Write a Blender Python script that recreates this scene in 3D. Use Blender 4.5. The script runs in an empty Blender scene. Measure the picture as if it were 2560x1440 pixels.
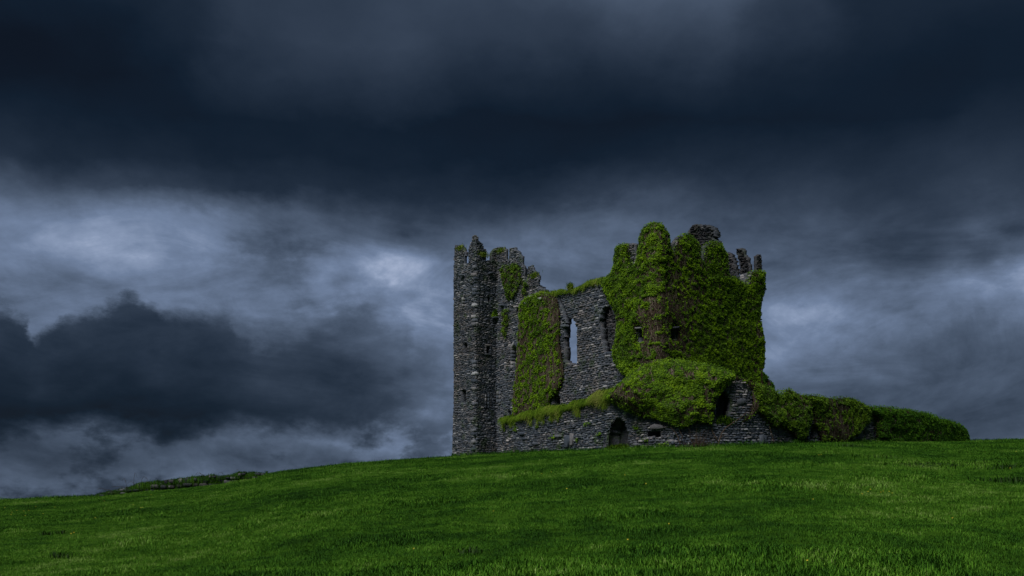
import bpy, math, random
import numpy as np
from mathutils import Vector, Matrix

rng = np.random.default_rng(7)
random.seed(7)
S = bpy.context.scene
COL = S.collection

# ------------------------------------------------------------------ camera
F = 2200.0            # focal length in pixels of the 2560 wide photograph
HOR = 1300.0          # eye level in the photograph
EYE = 1.6
cam_d = bpy.data.cameras.new('camera')
cam_d.sensor_width = 36.0
cam_d.lens = F / 2560 * 36
cam_d.shift_y = (HOR - 720) / 2560
cam_d.clip_end = 4000
cam = bpy.data.objects.new('camera', cam_d)
COL.objects.link(cam)
cam.location = (0, 0, EYE)
cam.rotation_euler = (math.radians(90), 0, 0)
S.camera = cam

# ------------------------------------------------------------------ exposure, sun
EXPOSURE = 1.0
S.view_settings.view_transform = 'Standard'
S.view_settings.look = 'None'
S.view_settings.exposure = EXPOSURE
S.view_settings.gamma = 1
S.view_settings.use_curve_mapping = False
sun_dir = Vector((-0.36, -0.52, 0.77)).normalized()      # towards the sun
sd = bpy.data.lights.new('sun', 'SUN')
sd.energy = 1.5
sd.angle = math.radians(42)
sd.color = (1.0, 0.97, 0.92)
sun = bpy.data.objects.new('sun', sd)
COL.objects.link(sun)
sun.rotation_euler = sun_dir.to_track_quat('Z', 'Y').to_euler()
sun_el = math.asin(sun_dir.z)
sun_az = math.atan2(sun_dir.x, sun_dir.y)

# ------------------------------------------------------------------ world: dark broken overcast
W = bpy.data.worlds.new('World')
S.world = W
W.use_nodes = True
nt = W.node_tree
nt.nodes.clear()
N, L = nt.nodes, nt.links

def lin(c):
    c = c / 255.0
    return c / 12.92 if c <= 0.04045 else ((c + 0.055) / 1.055) ** 2.4

class G:
    """small helper to write node maths"""
    def __init__(s, tree): s.t = tree
    def m(s, op, a, b=None, c=None, clamp=False):
        n = s.t.nodes.new('ShaderNodeMath'); n.operation = op; n.use_clamp = clamp
        for i, v in enumerate((a, b, c)):
            if v is None: continue
            if isinstance(v, (int, float)): n.inputs[i].default_value = v
            else: s.t.links.new(v, n.inputs[i])
        return n.outputs[0]
    def noise(s, vec, scale, detail=4, rough=0.5, dist=0.0):
        n = s.t.nodes.new('ShaderNodeTexNoise')
        n.inputs['Scale'].default_value = scale
        n.inputs['Detail'].default_value = detail
        n.inputs['Roughness'].default_value = rough
        n.inputs['Distortion'].default_value = dist
        if vec is not None: s.t.links.new(vec, n.inputs['Vector'])
        return n.outputs['Fac']
    def ramp(s, fac, stops, interp='LINEAR'):
        n = s.t.nodes.new('ShaderNodeValToRGB')
        cr = n.color_ramp; cr.interpolation = interp
        while len(cr.elements) > 1: cr.elements.remove(cr.elements[-1])
        for i, (p, c) in enumerate(stops):
            e = cr.elements[0] if i == 0 else cr.elements.new(p)
            e.position = p
            e.color = (c, c, c, 1) if isinstance(c, (int, float)) else (*c, 1)
        s.t.links.new(fac, n.inputs[0])
        return n.outputs[0]
    def smooth(s, x, a, b):
        n = s.t.nodes.new('ShaderNodeMapRange'); n.interpolation_type = 'SMOOTHSTEP'
        n.inputs['From Min'].default_value = a; n.inputs['From Max'].default_value = b
        s.t.links.new(x, n.inputs['Value'])
        return n.outputs['Result']
    def mix(s, fac, a, b, typ='MIX'):
        n = s.t.nodes.new('ShaderNodeMix'); n.data_type = 'RGBA'; n.blend_type = typ
        for key, v in ((0, fac), (6, a), (7, b)):
            if isinstance(v, (int, float)): n.inputs[key].default_value = v
            elif isinstance(v, tuple): n.inputs[key].default_value = (*v, 1)
            else: s.t.links.new(v, n.inputs[key])
        return n.outputs[2]
    def xyz(s, vec):
        n = s.t.nodes.new('ShaderNodeSeparateXYZ'); s.t.links.new(vec, n.inputs[0]); return n.outputs
    def comb(s, x, y, z):
        n = s.t.nodes.new('ShaderNodeCombineXYZ')
        for i, v in enumerate((x, y, z)):
            if isinstance(v, (int, float)): n.inputs[i].default_value = v
            else: s.t.links.new(v, n.inputs[i])
        return n.outputs[0]

g = G(nt)
tc = N.new('ShaderNodeTexCoord')
D = tc.outputs['Generated']
dx, dy, dz = g.xyz(D)
AZ = g.m('ARCTAN2', dx, dy)
hyp = g.m('SQRT', g.m('ADD', g.m('MULTIPLY', dx, dx), g.m('MULTIPLY', dy, dy)))
EL = g.m('DIVIDE', dz, g.m('MAXIMUM', hyp, 0.02))
EL = g.m('DIVIDE', EL, g.m('MAXIMUM', g.m('COSINE', AZ), 0.8))     # elevation measure of the cloud bands
pcl = g.comb(dx, dy, g.m('MULTIPLY', dz, 1.7))
def warp(scale, off, detail=5, rough=0.55):
    mp = N.new('ShaderNodeMapping'); mp.inputs['Location'].default_value = off
    L.new(pcl, mp.inputs['Vector'])
    return g.m('SUBTRACT', g.noise(mp.outputs[0], scale, detail, rough), 0.5)
w1 = warp(3.2, (3, 1, 2)); w2 = warp(3.2, (9, 4, 5))
w3 = warp(11, (2, 7, 1), 7, 0.6); w4 = warp(11, (5, 3, 8), 7, 0.6)
AZw = g.m('ADD', AZ, g.m('ADD', g.m('MULTIPLY', w1, 0.16), g.m('MULTIPLY', w3, 0.11)))
ELw = g.m('ADD', EL, g.m('ADD', g.m('MULTIPLY', w2, 0.06), g.m('MULTIPLY', w4, 0.06)))
cols = [0, 200, 400, 600, 800, 1000, 1200, 1400, 1600, 1800, 2000, 2200, 2400, 2560]
AZ0, AZ1 = -0.62, 0.62
cpos = [(math.atan((c - 1280) / F) - AZ0) / (AZ1 - AZ0) for c in cols]
rows = [
 (-500,[26, 28, 30, 34, 38, 40, 40, 40, 40, 36, 34, 30, 28, 28]),
 (0,   [22, 24, 31, 46, 50, 54, 54, 58, 68, 66, 46, 30, 28, 26]),
 (100, [14, 18, 27, 44, 52, 54, 48, 46, 52, 52, 38, 26, 22, 22]),
 (200, [16, 16, 20, 34, 42, 40, 32, 28, 30, 30, 26, 22, 20, 22]),
 (300, [26, 22, 20, 22, 24, 22, 20, 18, 18, 20, 20, 20, 22, 28]),
 (400, [40, 32, 30, 24, 24, 24, 22, 22, 26, 30, 34, 32, 36, 38]),
 (480, [76, 64, 50, 38, 32, 30, 34, 40, 44, 48, 46, 42, 42, 46]),
 (560, [104, 112, 114, 100, 72, 56, 60, 72, 76, 62, 58, 50, 50, 60]),
 (640, [100, 106, 112, 106, 92, 112, 88, 82, 82, 78, 66, 56, 60, 100]),
 (710, [92, 96, 96, 108, 102, 114, 112, 92, 84, 88, 84, 80, 92, 110]),
 (780, [92, 98, 102, 108, 106, 118, 116, 94, 90, 100, 116, 96, 88, 92]),
 (860, [88, 92, 94, 96, 100, 106, 98, 92, 94, 100, 104, 84, 72, 74]),
 (940, [76, 80, 84, 88, 92, 98, 92, 92, 96, 98, 90, 74, 64, 60]),
 (1020,[66, 66, 70, 76, 80, 96, 112, 100, 92, 90, 78, 66, 60, 58]),
 (1080,[52, 86, 54, 84, 88, 92, 86, 90, 88, 84, 74, 66, 64, 66]),
 (1150,[62, 58, 72, 58, 62, 80, 96, 90, 86, 82, 78, 72, 70, 72]),
 (1230,[88, 84, 86, 84, 84, 88, 96, 90, 88, 84, 80, 76, 74, 76]),
]
azn = g.m('DIVIDE', g.m('SUBTRACT', AZw, AZ0), AZ1 - AZ0, clamp=True)
val = None
vs = [(HOR - y) / F for y, _ in rows]
for i, (y, r) in enumerate(rows):
    line = g.ramp(azn, [(p, v / 160.0) for p, v in zip(cpos, r)], 'B_SPLINE' if False else 'EASE')
    if i == 0: val = line; continue
    t = g.m('DIVIDE', g.m('SUBTRACT', ELw, vs[i]), vs[i - 1] - vs[i], clamp=True)            # 0 at this row, 1 at the row above
    mx = N.new('ShaderNodeMix'); mx.data_type = 'FLOAT'
    L.new(t, mx.inputs[0]); L.new(line, mx.inputs[2]); L.new(val, mx.inputs[3])
    val = mx.outputs[0]
# a low bank of cumulus with a billowing upper edge
edge = [(-60, 735), (0, 745), (60, 770), (95, 832), (130, 800), (170, 770), (240, 758), (290, 735), (335, 712), (375, 735), (410, 760),
        (480, 752), (560, 742), (600, 775), (640, 800), (720, 775), (800, 730), (870, 700), (950, 690), (1010, 720), (1040, 775),
        (1120, 800), (1250, 900), (1400, 1000), (1700, 1100)]
ep = [((math.atan((x - 1280) / F) - AZ0) / (AZ1 - AZ0), (HOR - y) / F / 0.5) for x, y in edge]
w5 = warp(15, (1, 9, 3), 10, 0.68); w6 = warp(13, (4, 2, 6), 10, 0.68); w7 = warp(6, (7, 2, 2), 3, 0.5)
aze = g.m('DIVIDE', g.m('SUBTRACT', g.m('ADD', AZ, g.m('ADD', g.m('MULTIPLY', w5, 0.045), g.m('MULTIPLY', w7, 0.02))), AZ0), AZ1 - AZ0, clamp=True)
eh = g.m('MULTIPLY', g.ramp(aze, ep, 'EASE'), 0.5)
dd = g.m('SUBTRACT', eh, g.m('ADD', EL, g.m('MULTIPLY', w6, 0.055)))
soft = g.ramp(aze, [(0.0, 0.024), (cpos[2], 0.022), (cpos[3], 0.05), (cpos[5], 0.07), (cpos[7], 0.12)])
bank = g.m('DIVIDE', dd, soft, clamp=True)
bank = g.smooth(bank, 0, 1)
bank = g.m('MULTIPLY', bank, g.smooth(g.m('ADD', EL, g.m('MULTIPLY', w4, 0.10)), (HOR - 1110) / F, (HOR - 1020) / F))
dk = g.ramp(azn, [(cpos[0], 0.56), (cpos[2], 0.54), (cpos[3], 0.48), (cpos[4], 0.42), (cpos[5], 0.30), (cpos[6], 0.04), (cpos[7], 0.0)])
val = g.m('MULTIPLY', val, g.m('SUBTRACT', 1.0, g.m('MULTIPLY', bank, dk)))
# deeper cloud towards the middle of the bank
val = g.m('MULTIPLY', val, g.m('SUBTRACT', 1.0, g.m('MULTIPLY', g.m('MULTIPLY', bank, g.smooth(dd, 0.02, 0.13)), g.ramp(azn, [(cpos[0], .34), (cpos[3], .26), (cpos[5], .2), (cpos[6], 0.0)]))))
# scraps of cloud low down, and a torn wisp over the bank
sc1 = warp(13, (6, 6, 1), 8, 0.6)
low_ = g.m('MULTIPLY', g.smooth(EL, (HOR - 1010) / F, (HOR - 1085) / F), g.smooth(AZ, 0.02, -0.12))
scr = g.smooth(sc1, -0.07, 0.10)
val = g.m('MULTIPLY', val, g.m('SUBTRACT', 1.08, g.m('MULTIPLY', g.m('MULTIPLY', low_, scr), 0.42)))
def blob(x, y, sx, sy):
    a0 = math.atan((x - 1280) / F); e0 = (HOR - y) / F
    qa = g.m('DIVIDE', g.m('SUBTRACT', AZw, a0), sx / F); qe = g.m('DIVIDE', g.m('SUBTRACT', ELw, e0), sy / F)
    return g.m('EXPONENT', g.m('MULTIPLY', g.m('ADD', g.m('MULTIPLY', qa, qa), g.m('MULTIPLY', qe, qe)), -0.7))
wsp = g.m('ADD', blob(740, 640, 120, 60), g.m('MULTIPLY', blob(860, 760, 120, 50), .8))
val = g.m('MULTIPLY', val, g.m('SUBTRACT', 1.0, g.m('MULTIPLY', g.m('MULTIPLY', wsp, g.smooth(sc1, -0.10, 0.12)), 0.26)))
val = g.m('ADD', val, g.m('MULTIPLY', g.m('ADD', g.m('MULTIPLY', blob(1010, 650, 120, 34), .35), g.m('ADD', g.m('MULTIPLY', blob(2040, 775, 110, 40), .8), g.m('MULTIPLY', blob(2540, 640, 110, 50), .6))), 0.065))
# texture of the cloud
nw = N.new('ShaderNodeMapping'); nw.inputs['Location'].default_value = (4, 8, 1); nw.inputs['Scale'].default_value = (1, 1, 1.5); L.new(pcl, nw.inputs['Vector'])
wisp = g.m('SUBTRACT', g.noise(nw.outputs[0], 6.5, 12, 0.62, 0.9), 0.5)
wisp2 = g.m('ABSOLUTE', g.m('SUBTRACT', g.noise(nw.outputs[0], 4.0, 10, 0.6, 0.5), 0.5))
low_amp = g.smooth(EL, 0.46, 0.26)
val = g.m('MULTIPLY', val, g.m('ADD', 1.0, g.m('MULTIPLY', low_amp, g.m('ADD', g.m('MULTIPLY', wisp, 0.9), g.m('SUBTRACT', 0.06, g.m('MULTIPLY', wisp2, 0.8))))))
d1 = warp(9, (11, 3, 4), 8, 0.6); d2 = warp(28, (2, 13, 4), 6, 0.6)
amp = g.m('MULTIPLY', g.smooth(EL, 0.52, 0.22), 0.5)
val = g.m('MULTIPLY', val, g.m('ADD', 1.0, g.m('ADD', g.m('MULTIPLY', d1, g.m('ADD', amp, 0.25)), g.m('MULTIPLY', d2, g.m('MULTIPLY', amp, 0.55)))))
cc = [(0, (5, 11, 20)), (16, (10, 17, 28)), (24, (13, 25, 39)), (40, (30, 41, 56)), (55, (44, 55, 71)), (85, (73, 86, 106)), (120, (103, 119, 146)), (140, (127, 142, 169)), (160, (158, 170, 195))]
csky = g.ramp(val, [(v / 160.0, tuple(lin(x) for x in c)) for v, c in cc])
bg1 = N.new('ShaderNodeBackground'); L.new(csky, bg1.inputs[0]); bg1.inputs[1].default_value = 2 ** -EXPOSURE * 1.16
sky = N.new('ShaderNodeTexSky'); sky.sky_type = 'NISHITA'; sky.sun_disc = False
sky.sun_elevation = sun_el; sky.sun_rotation = sun_az
bg2 = N.new('ShaderNodeBackground'); L.new(sky.outputs[0], bg2.inputs[0]); bg2.inputs[1].default_value = 0.05
mixs = N.new('ShaderNodeMixShader'); mixs.inputs[0].default_value = 0.988     # the clouds let almost nothing of the clear sky through
L.new(bg2.outputs[0], mixs.inputs[1]); L.new(bg1.outputs[0], mixs.inputs[2])
wo = N.new('ShaderNodeOutputWorld'); L.new(mixs.outputs[0], wo.inputs[0])

# ------------------------------------------------------------------ numpy helpers
def vnoise(x, y, seed=0):
    x = np.asarray(x, float); y = np.asarray(y, float)
    xi = np.floor(x).astype(np.int64); yi = np.floor(y).astype(np.int64)
    xf = x - xi; yf = y - yi
    def h(a, b):
        n = (a * 374761393 + b * 668265263 + seed * 974634777) & 0xffffffff
        n = ((n ^ (n >> 13)) * 1274126177) & 0xffffffff
        return ((n ^ (n >> 16)) & 0xffff) / 65535.0
    sx = xf * xf * (3 - 2 * xf); sy = yf * yf * (3 - 2 * yf)
    a = h(xi, yi) * (1 - sx) + h(xi + 1, yi) * sx
    b = h(xi, yi + 1) * (1 - sx) + h(xi + 1, yi + 1) * sx
    return a * (1 - sy) + b * sy
def fbm(x, y, seed=0, o=4):
    r = 0; a = 0.5; t = 0
    for i in range(o):
        r = r + a * vnoise(np.asarray(x) * 2 ** i, np.asarray(y) * 2 ** i, seed + i); t += a; a *= 0.5
    return r / t
def sstep(x, a, b):
    t = np.clip((x - a) / (b - a), 0, 1); return t * t * (3 - 2 * t)
def inpoly(px, py, poly):
    px = np.asarray(px, float); py = np.asarray(py, float)
    r = np.zeros(px.shape, bool); n = len(poly)
    for i in range(n):
        x0, y0 = poly[i]; x1, y1 = poly[(i + 1) % n]
        if y0 == y1: continue
        c = ((y0 > py) != (y1 > py)) & (px < (x1 - x0) * (py - y0) / (y1 - y0) + x0)
        r ^= c
    return r
def mesh_np(name, V, faces_flat, counts, mat, smooth=False, tint=None):
    """V (n,3); faces_flat vertex indices; counts loops per face; tint per vertex"""
    me = bpy.data.meshes.new(name)
    V = np.ascontiguousarray(V, np.float32); faces_flat = np.asarray(faces_flat, np.int32).ravel(); counts = np.asarray(counts, np.int32)
    me.vertices.add(len(V)); me.vertices.foreach_set('co', V.ravel())
    me.loops.add(len(faces_flat)); me.loops.foreach_set('vertex_index', faces_flat)
    me.polygons.add(len(counts))
    st = np.zeros(len(counts), np.int32); st[1:] = np.cumsum(counts)[:-1]
    me.polygons.foreach_set('loop_start', st)
    try: me.polygons.foreach_set('loop_total', counts)
    except Exception: pass
    if smooth: me.polygons.foreach_set('use_smooth', np.ones(len(counts), bool))
    if tint is not None:
        a = me.attributes.new('tint', 'FLOAT', 'POINT'); a.data.foreach_set('value', np.ascontiguousarray(tint, np.float32))
    me.update(calc_edges=True); me.validate()
    me.materials.append(mat)
    return me
def link(name, me, parent=None, **props):
    o = bpy.data.objects.new(name, me); COL.objects.link(o)
    if parent is not None: o.parent = parent
    for k, v in props.items(): o[k] = v
    return o
def thing(name, label, cat, loc=(0, 0, 0), group=None):
    o = bpy.data.objects.new(name, None); COL.objects.link(o); o.location = loc
    o.empty_display_size = 0.3
    o['label'] = label; o['category'] = cat
    if group: o['group'] = group
    return o
def keep(o, parent):          # parent without moving
    o.parent = parent
    o.matrix_parent_inverse = Matrix.Translation(-Vector(parent.location))
    return o

# ------------------------------------------------------------------ terrain
crest = np.array([(-1200, 1262), (0, 1251), (100, 1247), (250, 1240), (330, 1232), (450, 1221), (550, 1210), (640, 1197), (690, 1184), (760, 1173), (860, 1161), (1000, 1150),
                  (1128, 1142), (1188, 1137), (1265, 1133), (1400, 1128), (1530, 1124), (1700, 1119), (1850, 1114), (2000, 1108), (2200, 1105),
                  (2414, 1103), (2560, 1100), (3600, 1100)], float)
bawn_px = np.array([(-1200, 60), (0, 60), (640, 62), (1128, 66), (1255, 66.5), (1350, 62), (1450, 58), (1600, 52.5), (1700, 50.5), (1850, 50.5), (2000, 53), (2180, 58), (2414, 66), (3600, 68)], float)
def terrain(X, Y):
    X = np.asarray(X, float); Y = np.asarray(Y, float)
    p = np.clip(1280 + F * X / np.maximum(Y, 14), -1200, 3600)
    c = np.interp(p, crest[:, 0], crest[:, 1]); Yc = np.interp(p, bawn_px[:, 0], bawn_px[:, 1])
    zc = EYE + (HOR - c) * Yc / F
    s = zc / Yc
    u = np.maximum(Y - Yc, 0)
    e = 0.03; tr = 3.0; k = (s + e) / tr
    zb = np.where(u < tr, zc + s * u - k * u * u / 2, zc + s * tr - k * tr * tr / 2 - e * (u - tr))
    z = np.where(Y < Yc, s * Y, zb)
    z = np.where(Y < 0, s * Y * 0.6, z)
    z = np.maximum(z, -12)
    r = np.hypot(X, Y)
    fade = sstep(r, 3, 10) * (1 - sstep(r, 34, 50))
    z = z + fade * (0.2 * (fbm(X * 0.22, Y * 0.22, 3, 3) - 0.5) + 0.09 * (fbm(X * 1.1, Y * 1.1, 5, 2) - 0.5))
    return z
def line(lo, hi, d0, d1, step, far):
    core = np.arange(lo, hi, step)
    a = lo - np.cumsum(step * 1.25 ** np.arange(1, 30)); a = a[a > d0]
    b = hi + np.cumsum(step * 1.25 ** np.arange(0, 30)); b = b[b < d1]
    return np.concatenate([[d0], a[::-1], core, b, [d1]])
xs = line(-45, 48, -1500, 1500, 0.4, 0); ys = line(-4, 80, -600, 1600, 0.4, 0)
GX, GY = np.meshgrid(xs, ys)
GZ = terrain(GX, GY)
# grass bank heaped against the foot of the left tower
V = np.stack([GX, GY, GZ], -1).reshape(-1, 3)
nx, ny = len(xs), len(ys)
ii = (np.arange(ny - 1)[:, None] * nx + np.arange(nx - 1)[None]).ravel()
Q = np.stack([ii, ii + 1, ii + nx + 1, ii + nx], -1)

# ------------------------------------------------------------------ materials
def new_mat(name, rough=0.9, spec=0.2):
    m = bpy.data.materials.new(name); m.use_nodes = True
    t = m.node_tree
    b = t.nodes['Principled BSDF']
    b.inputs['Roughness'].default_value = rough
    b.inputs['Specular IOR Level'].default_value = spec
    return m, t, b, G(t)
def pos(t):
    return t.nodes.new('ShaderNodeNewGeometry').outputs['Position']
def attr(t, name='tint'):
    n = t.nodes.new('ShaderNodeAttribute'); n.attribute_name = name; return n.outputs['Fac']
def bump(t, b, h, strength, dist=0.05):
    n = t.nodes.new('ShaderNodeBump'); n.inputs['Strength'].default_value = strength; n.inputs['Distance'].default_value = dist
    t.links.new(h, n.inputs['Height']); t.links.new(n.outputs[0], b.inputs['Normal'])

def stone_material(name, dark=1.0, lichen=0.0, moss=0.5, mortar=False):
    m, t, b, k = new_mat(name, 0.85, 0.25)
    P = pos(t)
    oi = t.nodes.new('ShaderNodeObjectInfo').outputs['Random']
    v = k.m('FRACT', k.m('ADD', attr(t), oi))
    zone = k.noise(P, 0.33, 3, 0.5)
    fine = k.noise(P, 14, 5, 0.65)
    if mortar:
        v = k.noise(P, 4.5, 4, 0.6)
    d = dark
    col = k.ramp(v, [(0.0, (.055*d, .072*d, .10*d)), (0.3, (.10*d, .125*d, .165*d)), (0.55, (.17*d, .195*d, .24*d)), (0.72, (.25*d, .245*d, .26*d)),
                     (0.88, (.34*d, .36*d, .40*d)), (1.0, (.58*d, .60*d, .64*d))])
    brown = k.mix(k.smooth(zone, 0.46, 0.60), col, (1.12, 0.93, 0.82), 'MULTIPLY')
    zb = t.nodes.new('ShaderNodeMix'); zb.data_type = 'RGBA'
    col = k.mix(0.45, col, brown)
    col = k.mix(k.smooth(fine, 0.35, 0.7), col, k.mix(1.0, col, (0.55, 0.55, 0.58), 'MULTIPLY'))
    if lichen > 0:
        ln = k.noise(P, 2.6, 5, 0.7)
        col = k.mix(k.m('MULTIPLY', k.smooth(ln, 0.60, 0.68), lichen), col, (0.52, 0.53, 0.52))
    mn = k.noise(P, 1.1, 6, 0.65)
    col = k.mix(k.m('MULTIPLY', k.smooth(mn, 0.54, 0.66), moss), col, (0.045, 0.085, 0.018))
    t.links.new(col, b.inputs['Base Color'])
    bump(t, b, k.noise(P, 9 if mortar else 22, 6, 0.7), 0.9, 0.12 if mortar else 0.04)
    return m
M_stone = stone_material('castle_stone', 0.84, 0.0, 0.55)
M_bawn = stone_material('bawn_stone', 0.95, 0.85, 0.75)
M_shaded = stone_material('shaded_stone', 0.36, 0.0, 0.2)  # castle stone darkened: the shade on the back parts is in the colour
M_mortar = stone_material('rubble_core', 0.68, 0.0, 0.7, True)
M_field = stone_material('field_wall_stone', 0.33, 0.35, 0.95)
M_mortar_shaded = stone_material('shaded_rubble_core', 0.4, 0.0, 0.3, True)  # rubble core with shade coloured in, for back walls and wall openings
M_dress = stone_material('dressed_stone', 0.8, 0.0, 0.3)

def leaf_material(name, c0, c1, c2, trans=0.15):
    m, t, b, k = new_mat(name, 0.6, 0.15)
    P = pos(t)
    v = attr(t)
    zone = k.noise(P, 0.9, 3, 0.5)
    v = k.m('ADD', k.m('MULTIPLY', v, 0.75), k.m('MULTIPLY', k.m('SUBTRACT', zone, 0.42), 1.0), clamp=True)
    col = k.ramp(v, [(0.0, c0), (0.5, c1), (1.0, c2)])
    t.links.new(col, b.inputs['Base Color'])
    return m
M_ivy = leaf_material('ivy_leaf', (.018, .050, .003), (.070, .155, .004), (.19, .33, .006))
M_ivyd = leaf_material('ivy_leaf_dark', (.014, .045, .004), (.030, .10, .004), (.075, .165, .006))
M_ivym = leaf_material('ivy_leaf_dull', (.015, .040, .004), (.050, .115, .006), (.13, .22, .010))
M_straw = leaf_material('sod_grass', (.06, .13, .008), (.16, .28, .014), (.34, .33, .10))
m, t, b, k = new_mat('ivy_mat', 0.95, 0.1)
P = pos(t)
col = k.ramp(k.noise(P, 7, 6, 0.7), [(0.3, (.012, .009, .006)), (0.5, (.034, .024, .015)), (0.66, (.014, .022, .006)), (0.8, (.05, .037, .027))])  # browns deepened, painting near-black shadow between the leaves
t.links.new(col, b.inputs['Base Color']); bump(t, b, k.noise(P, 12, 6, 0.7), 1.0, 0.15)
M_mat = m
m, t, b, k = new_mat('ivy_twig', 0.9, 0.15)
t.links.new(k.ramp(attr(t), [(0, (.03, .021, .014)), (0.6, (.08, .056, .04)), (1, (.19, .155, .13))]), b.inputs['Base Color'])
M_twig = m

m, t, b, k = new_mat('field_soil', 0.95, 0.1)
P = pos(t)
col = k.ramp(k.noise(P, 3, 6, 0.7), [(0.3, (.018, .055, .003)), (0.6, (.04, .11, .004)), (0.8, (.06, .15, .006))])
t.links.new(col, b.inputs['Base Color']); bump(t, b, k.noise(P, 6, 6, 0.7), 0.8, 0.1)
M_ground = m
m, t, b, k = new_mat('field_grass', 0.7, 0.08)
P = pos(t)
big = k.noise(P, 0.16, 4, 0.55); mid = k.noise(P, 1.3, 4, 0.6); fine = k.noise(P, 9, 3, 0.6)
v = k.m('ADD', k.m('MULTIPLY', big, 0.9), k.m('ADD', k.m('MULTIPLY', mid, 0.75), k.m('MULTIPLY', fine, 0.5)))
v = k.m('ADD', k.m('MULTIPLY', k.m('SUBTRACT', v, 1.075), 2.0), 0.42)
v = k.m('ADD', v, k.m('MULTIPLY', k.m('SUBTRACT', attr(t), 0.5), 0.55), clamp=True)
col = k.ramp(v, [(0.0, (.012, .050, .005)), (0.35, (.037, .120, .009)), (0.65, (.075, .20, .014)), (0.9, (.13, .27, .028)), (1.0, (.24, .36, .10))])
t.links.new(col, b.inputs['Base Color'])
M_grass = m
m, t, b, k = new_mat('petal_yellow', 0.5, 0.3); b.inputs['Base Color'].default_value = (.55, .45, .03, 1); M_petal = m
m, t, b, k = new_mat('weed_stem', 0.7, 0.2); b.inputs['Base Color'].default_value = (.05, .07, .02, 1); M_stem = m

ground = link('ground', mesh_np('ground', V, Q, np.full(len(Q), 4), M_ground, True), kind='structure')

# ------------------------------------------------------------------ walls
class Wall:
    """a vertical wall along a plan polyline; u metres along it, w metres out of its face"""
    def __init__(s, pts, batter=0.0, zb=0.0, sm=15):
        pts = np.array(pts, float)
        seg = np.hypot(*np.diff(pts, axis=0).T); cum = np.concatenate([[0], np.cumsum(seg)])
        s.L = cum[-1]; n = max(2, int(s.L / 0.15))
        s.u = np.linspace(0, s.L, n)
        x = np.interp(s.u, cum, pts[:, 0]); y = np.interp(s.u, cum, pts[:, 1])
        if len(pts) > 2:
            ker = np.ones(sm) / sm
            x = np.convolve(np.pad(x, sm // 2, mode='reflect', reflect_type='odd'), ker, 'valid'); y = np.convolve(np.pad(y, sm // 2, mode='reflect', reflect_type='odd'), ker, 'valid')
        s.x, s.y = x, y
        tx, ty = np.gradient(x), np.gradient(y); h = np.hypot(tx, ty); tx /= h; ty /= h
        nx_, ny_ = ty, -tx
        flip = np.where(nx_ * x + ny_ * y > 0, -1, 1)[len(x) // 2]   # towards the viewer's side
        s.tx, s.ty, s.nx, s.ny = tx, ty, nx_ * flip, ny_ * flip
        s.px = 1280 + F * x / y
        s.order = np.argsort(s.px)
        s.batter, s.zb = batter, zb
    def uz(s, px, py):
        u = np.interp(px, s.px[s.order], s.u[s.order]); Y = np.interp(px, s.px[s.order], s.y[s.order])
        # beyond the ends: extrapolate
        lo, hi = s.px[s.order][0], s.px[s.order][-1]
        return u, EYE + (HOR - np.asarray(py)) * Y / F
    def poly(s, pl):
        out = []
        for i in range(len(pl)):
            (x0, y0), (x1, y1) = pl[i], pl[(i + 1) % len(pl)]
            n = max(1, int(math.hypot(x1 - x0, y1 - y0) / 20))
            for j in range(n):
                out.append(s.uz(x0 + (x1 - x0) * j / n, y0 + (y1 - y0) * j / n))
        return [(float(a), float(b)) for a, b in out]
    def at(s, u, z, w):
        u = np.asarray(u, float)
        w = np.asarray(w, float) + s.batter * np.maximum(s.zb - np.asarray(z, float), 0)
        du = np.where(u < 0, u, np.where(u > s.L, u - s.L, 0))
        x = np.interp(u, s.u, s.x) + du * np.interp(u, s.u, s.tx); y = np.interp(u, s.u, s.y) + du * np.interp(u, s.u, s.ty)
        return np.stack([x + np.interp(u, s.u, s.nx) * w, y + np.interp(u, s.u, s.ny) * w, np.broadcast_to(z, x.shape) + 0 * x], -1)
    def nrm(s, u):
        return np.interp(u, s.u, s.nx), np.interp(u, s.u, s.ny), np.interp(u, s.u, s.tx), np.interp(u, s.u, s.ty)
    def pix(s, u, z, w=0):
        p = s.at(u, z, w); return 1280 + F * p[..., 0] / p[..., 1], HOR - F * (p[..., 2] - EYE) / p[..., 1]

class Mask:
    def __init__(s, wall, outer, holes=()):
        s.o = [wall.poly(p) for p in outer]; s.h = [wall.poly(p) for p in holes]
        a = np.array([q for p in s.o for q in p])
        s.u0, s.z0 = a.min(0); s.u1, s.z1 = a.max(0)
    def __call__(s, u, z):
        r = np.zeros(np.shape(u), bool)
        for p in s.o: r |= inpoly(u, z, p)
        for p in s.h: r &= ~inpoly(u, z, p)
        return r

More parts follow.
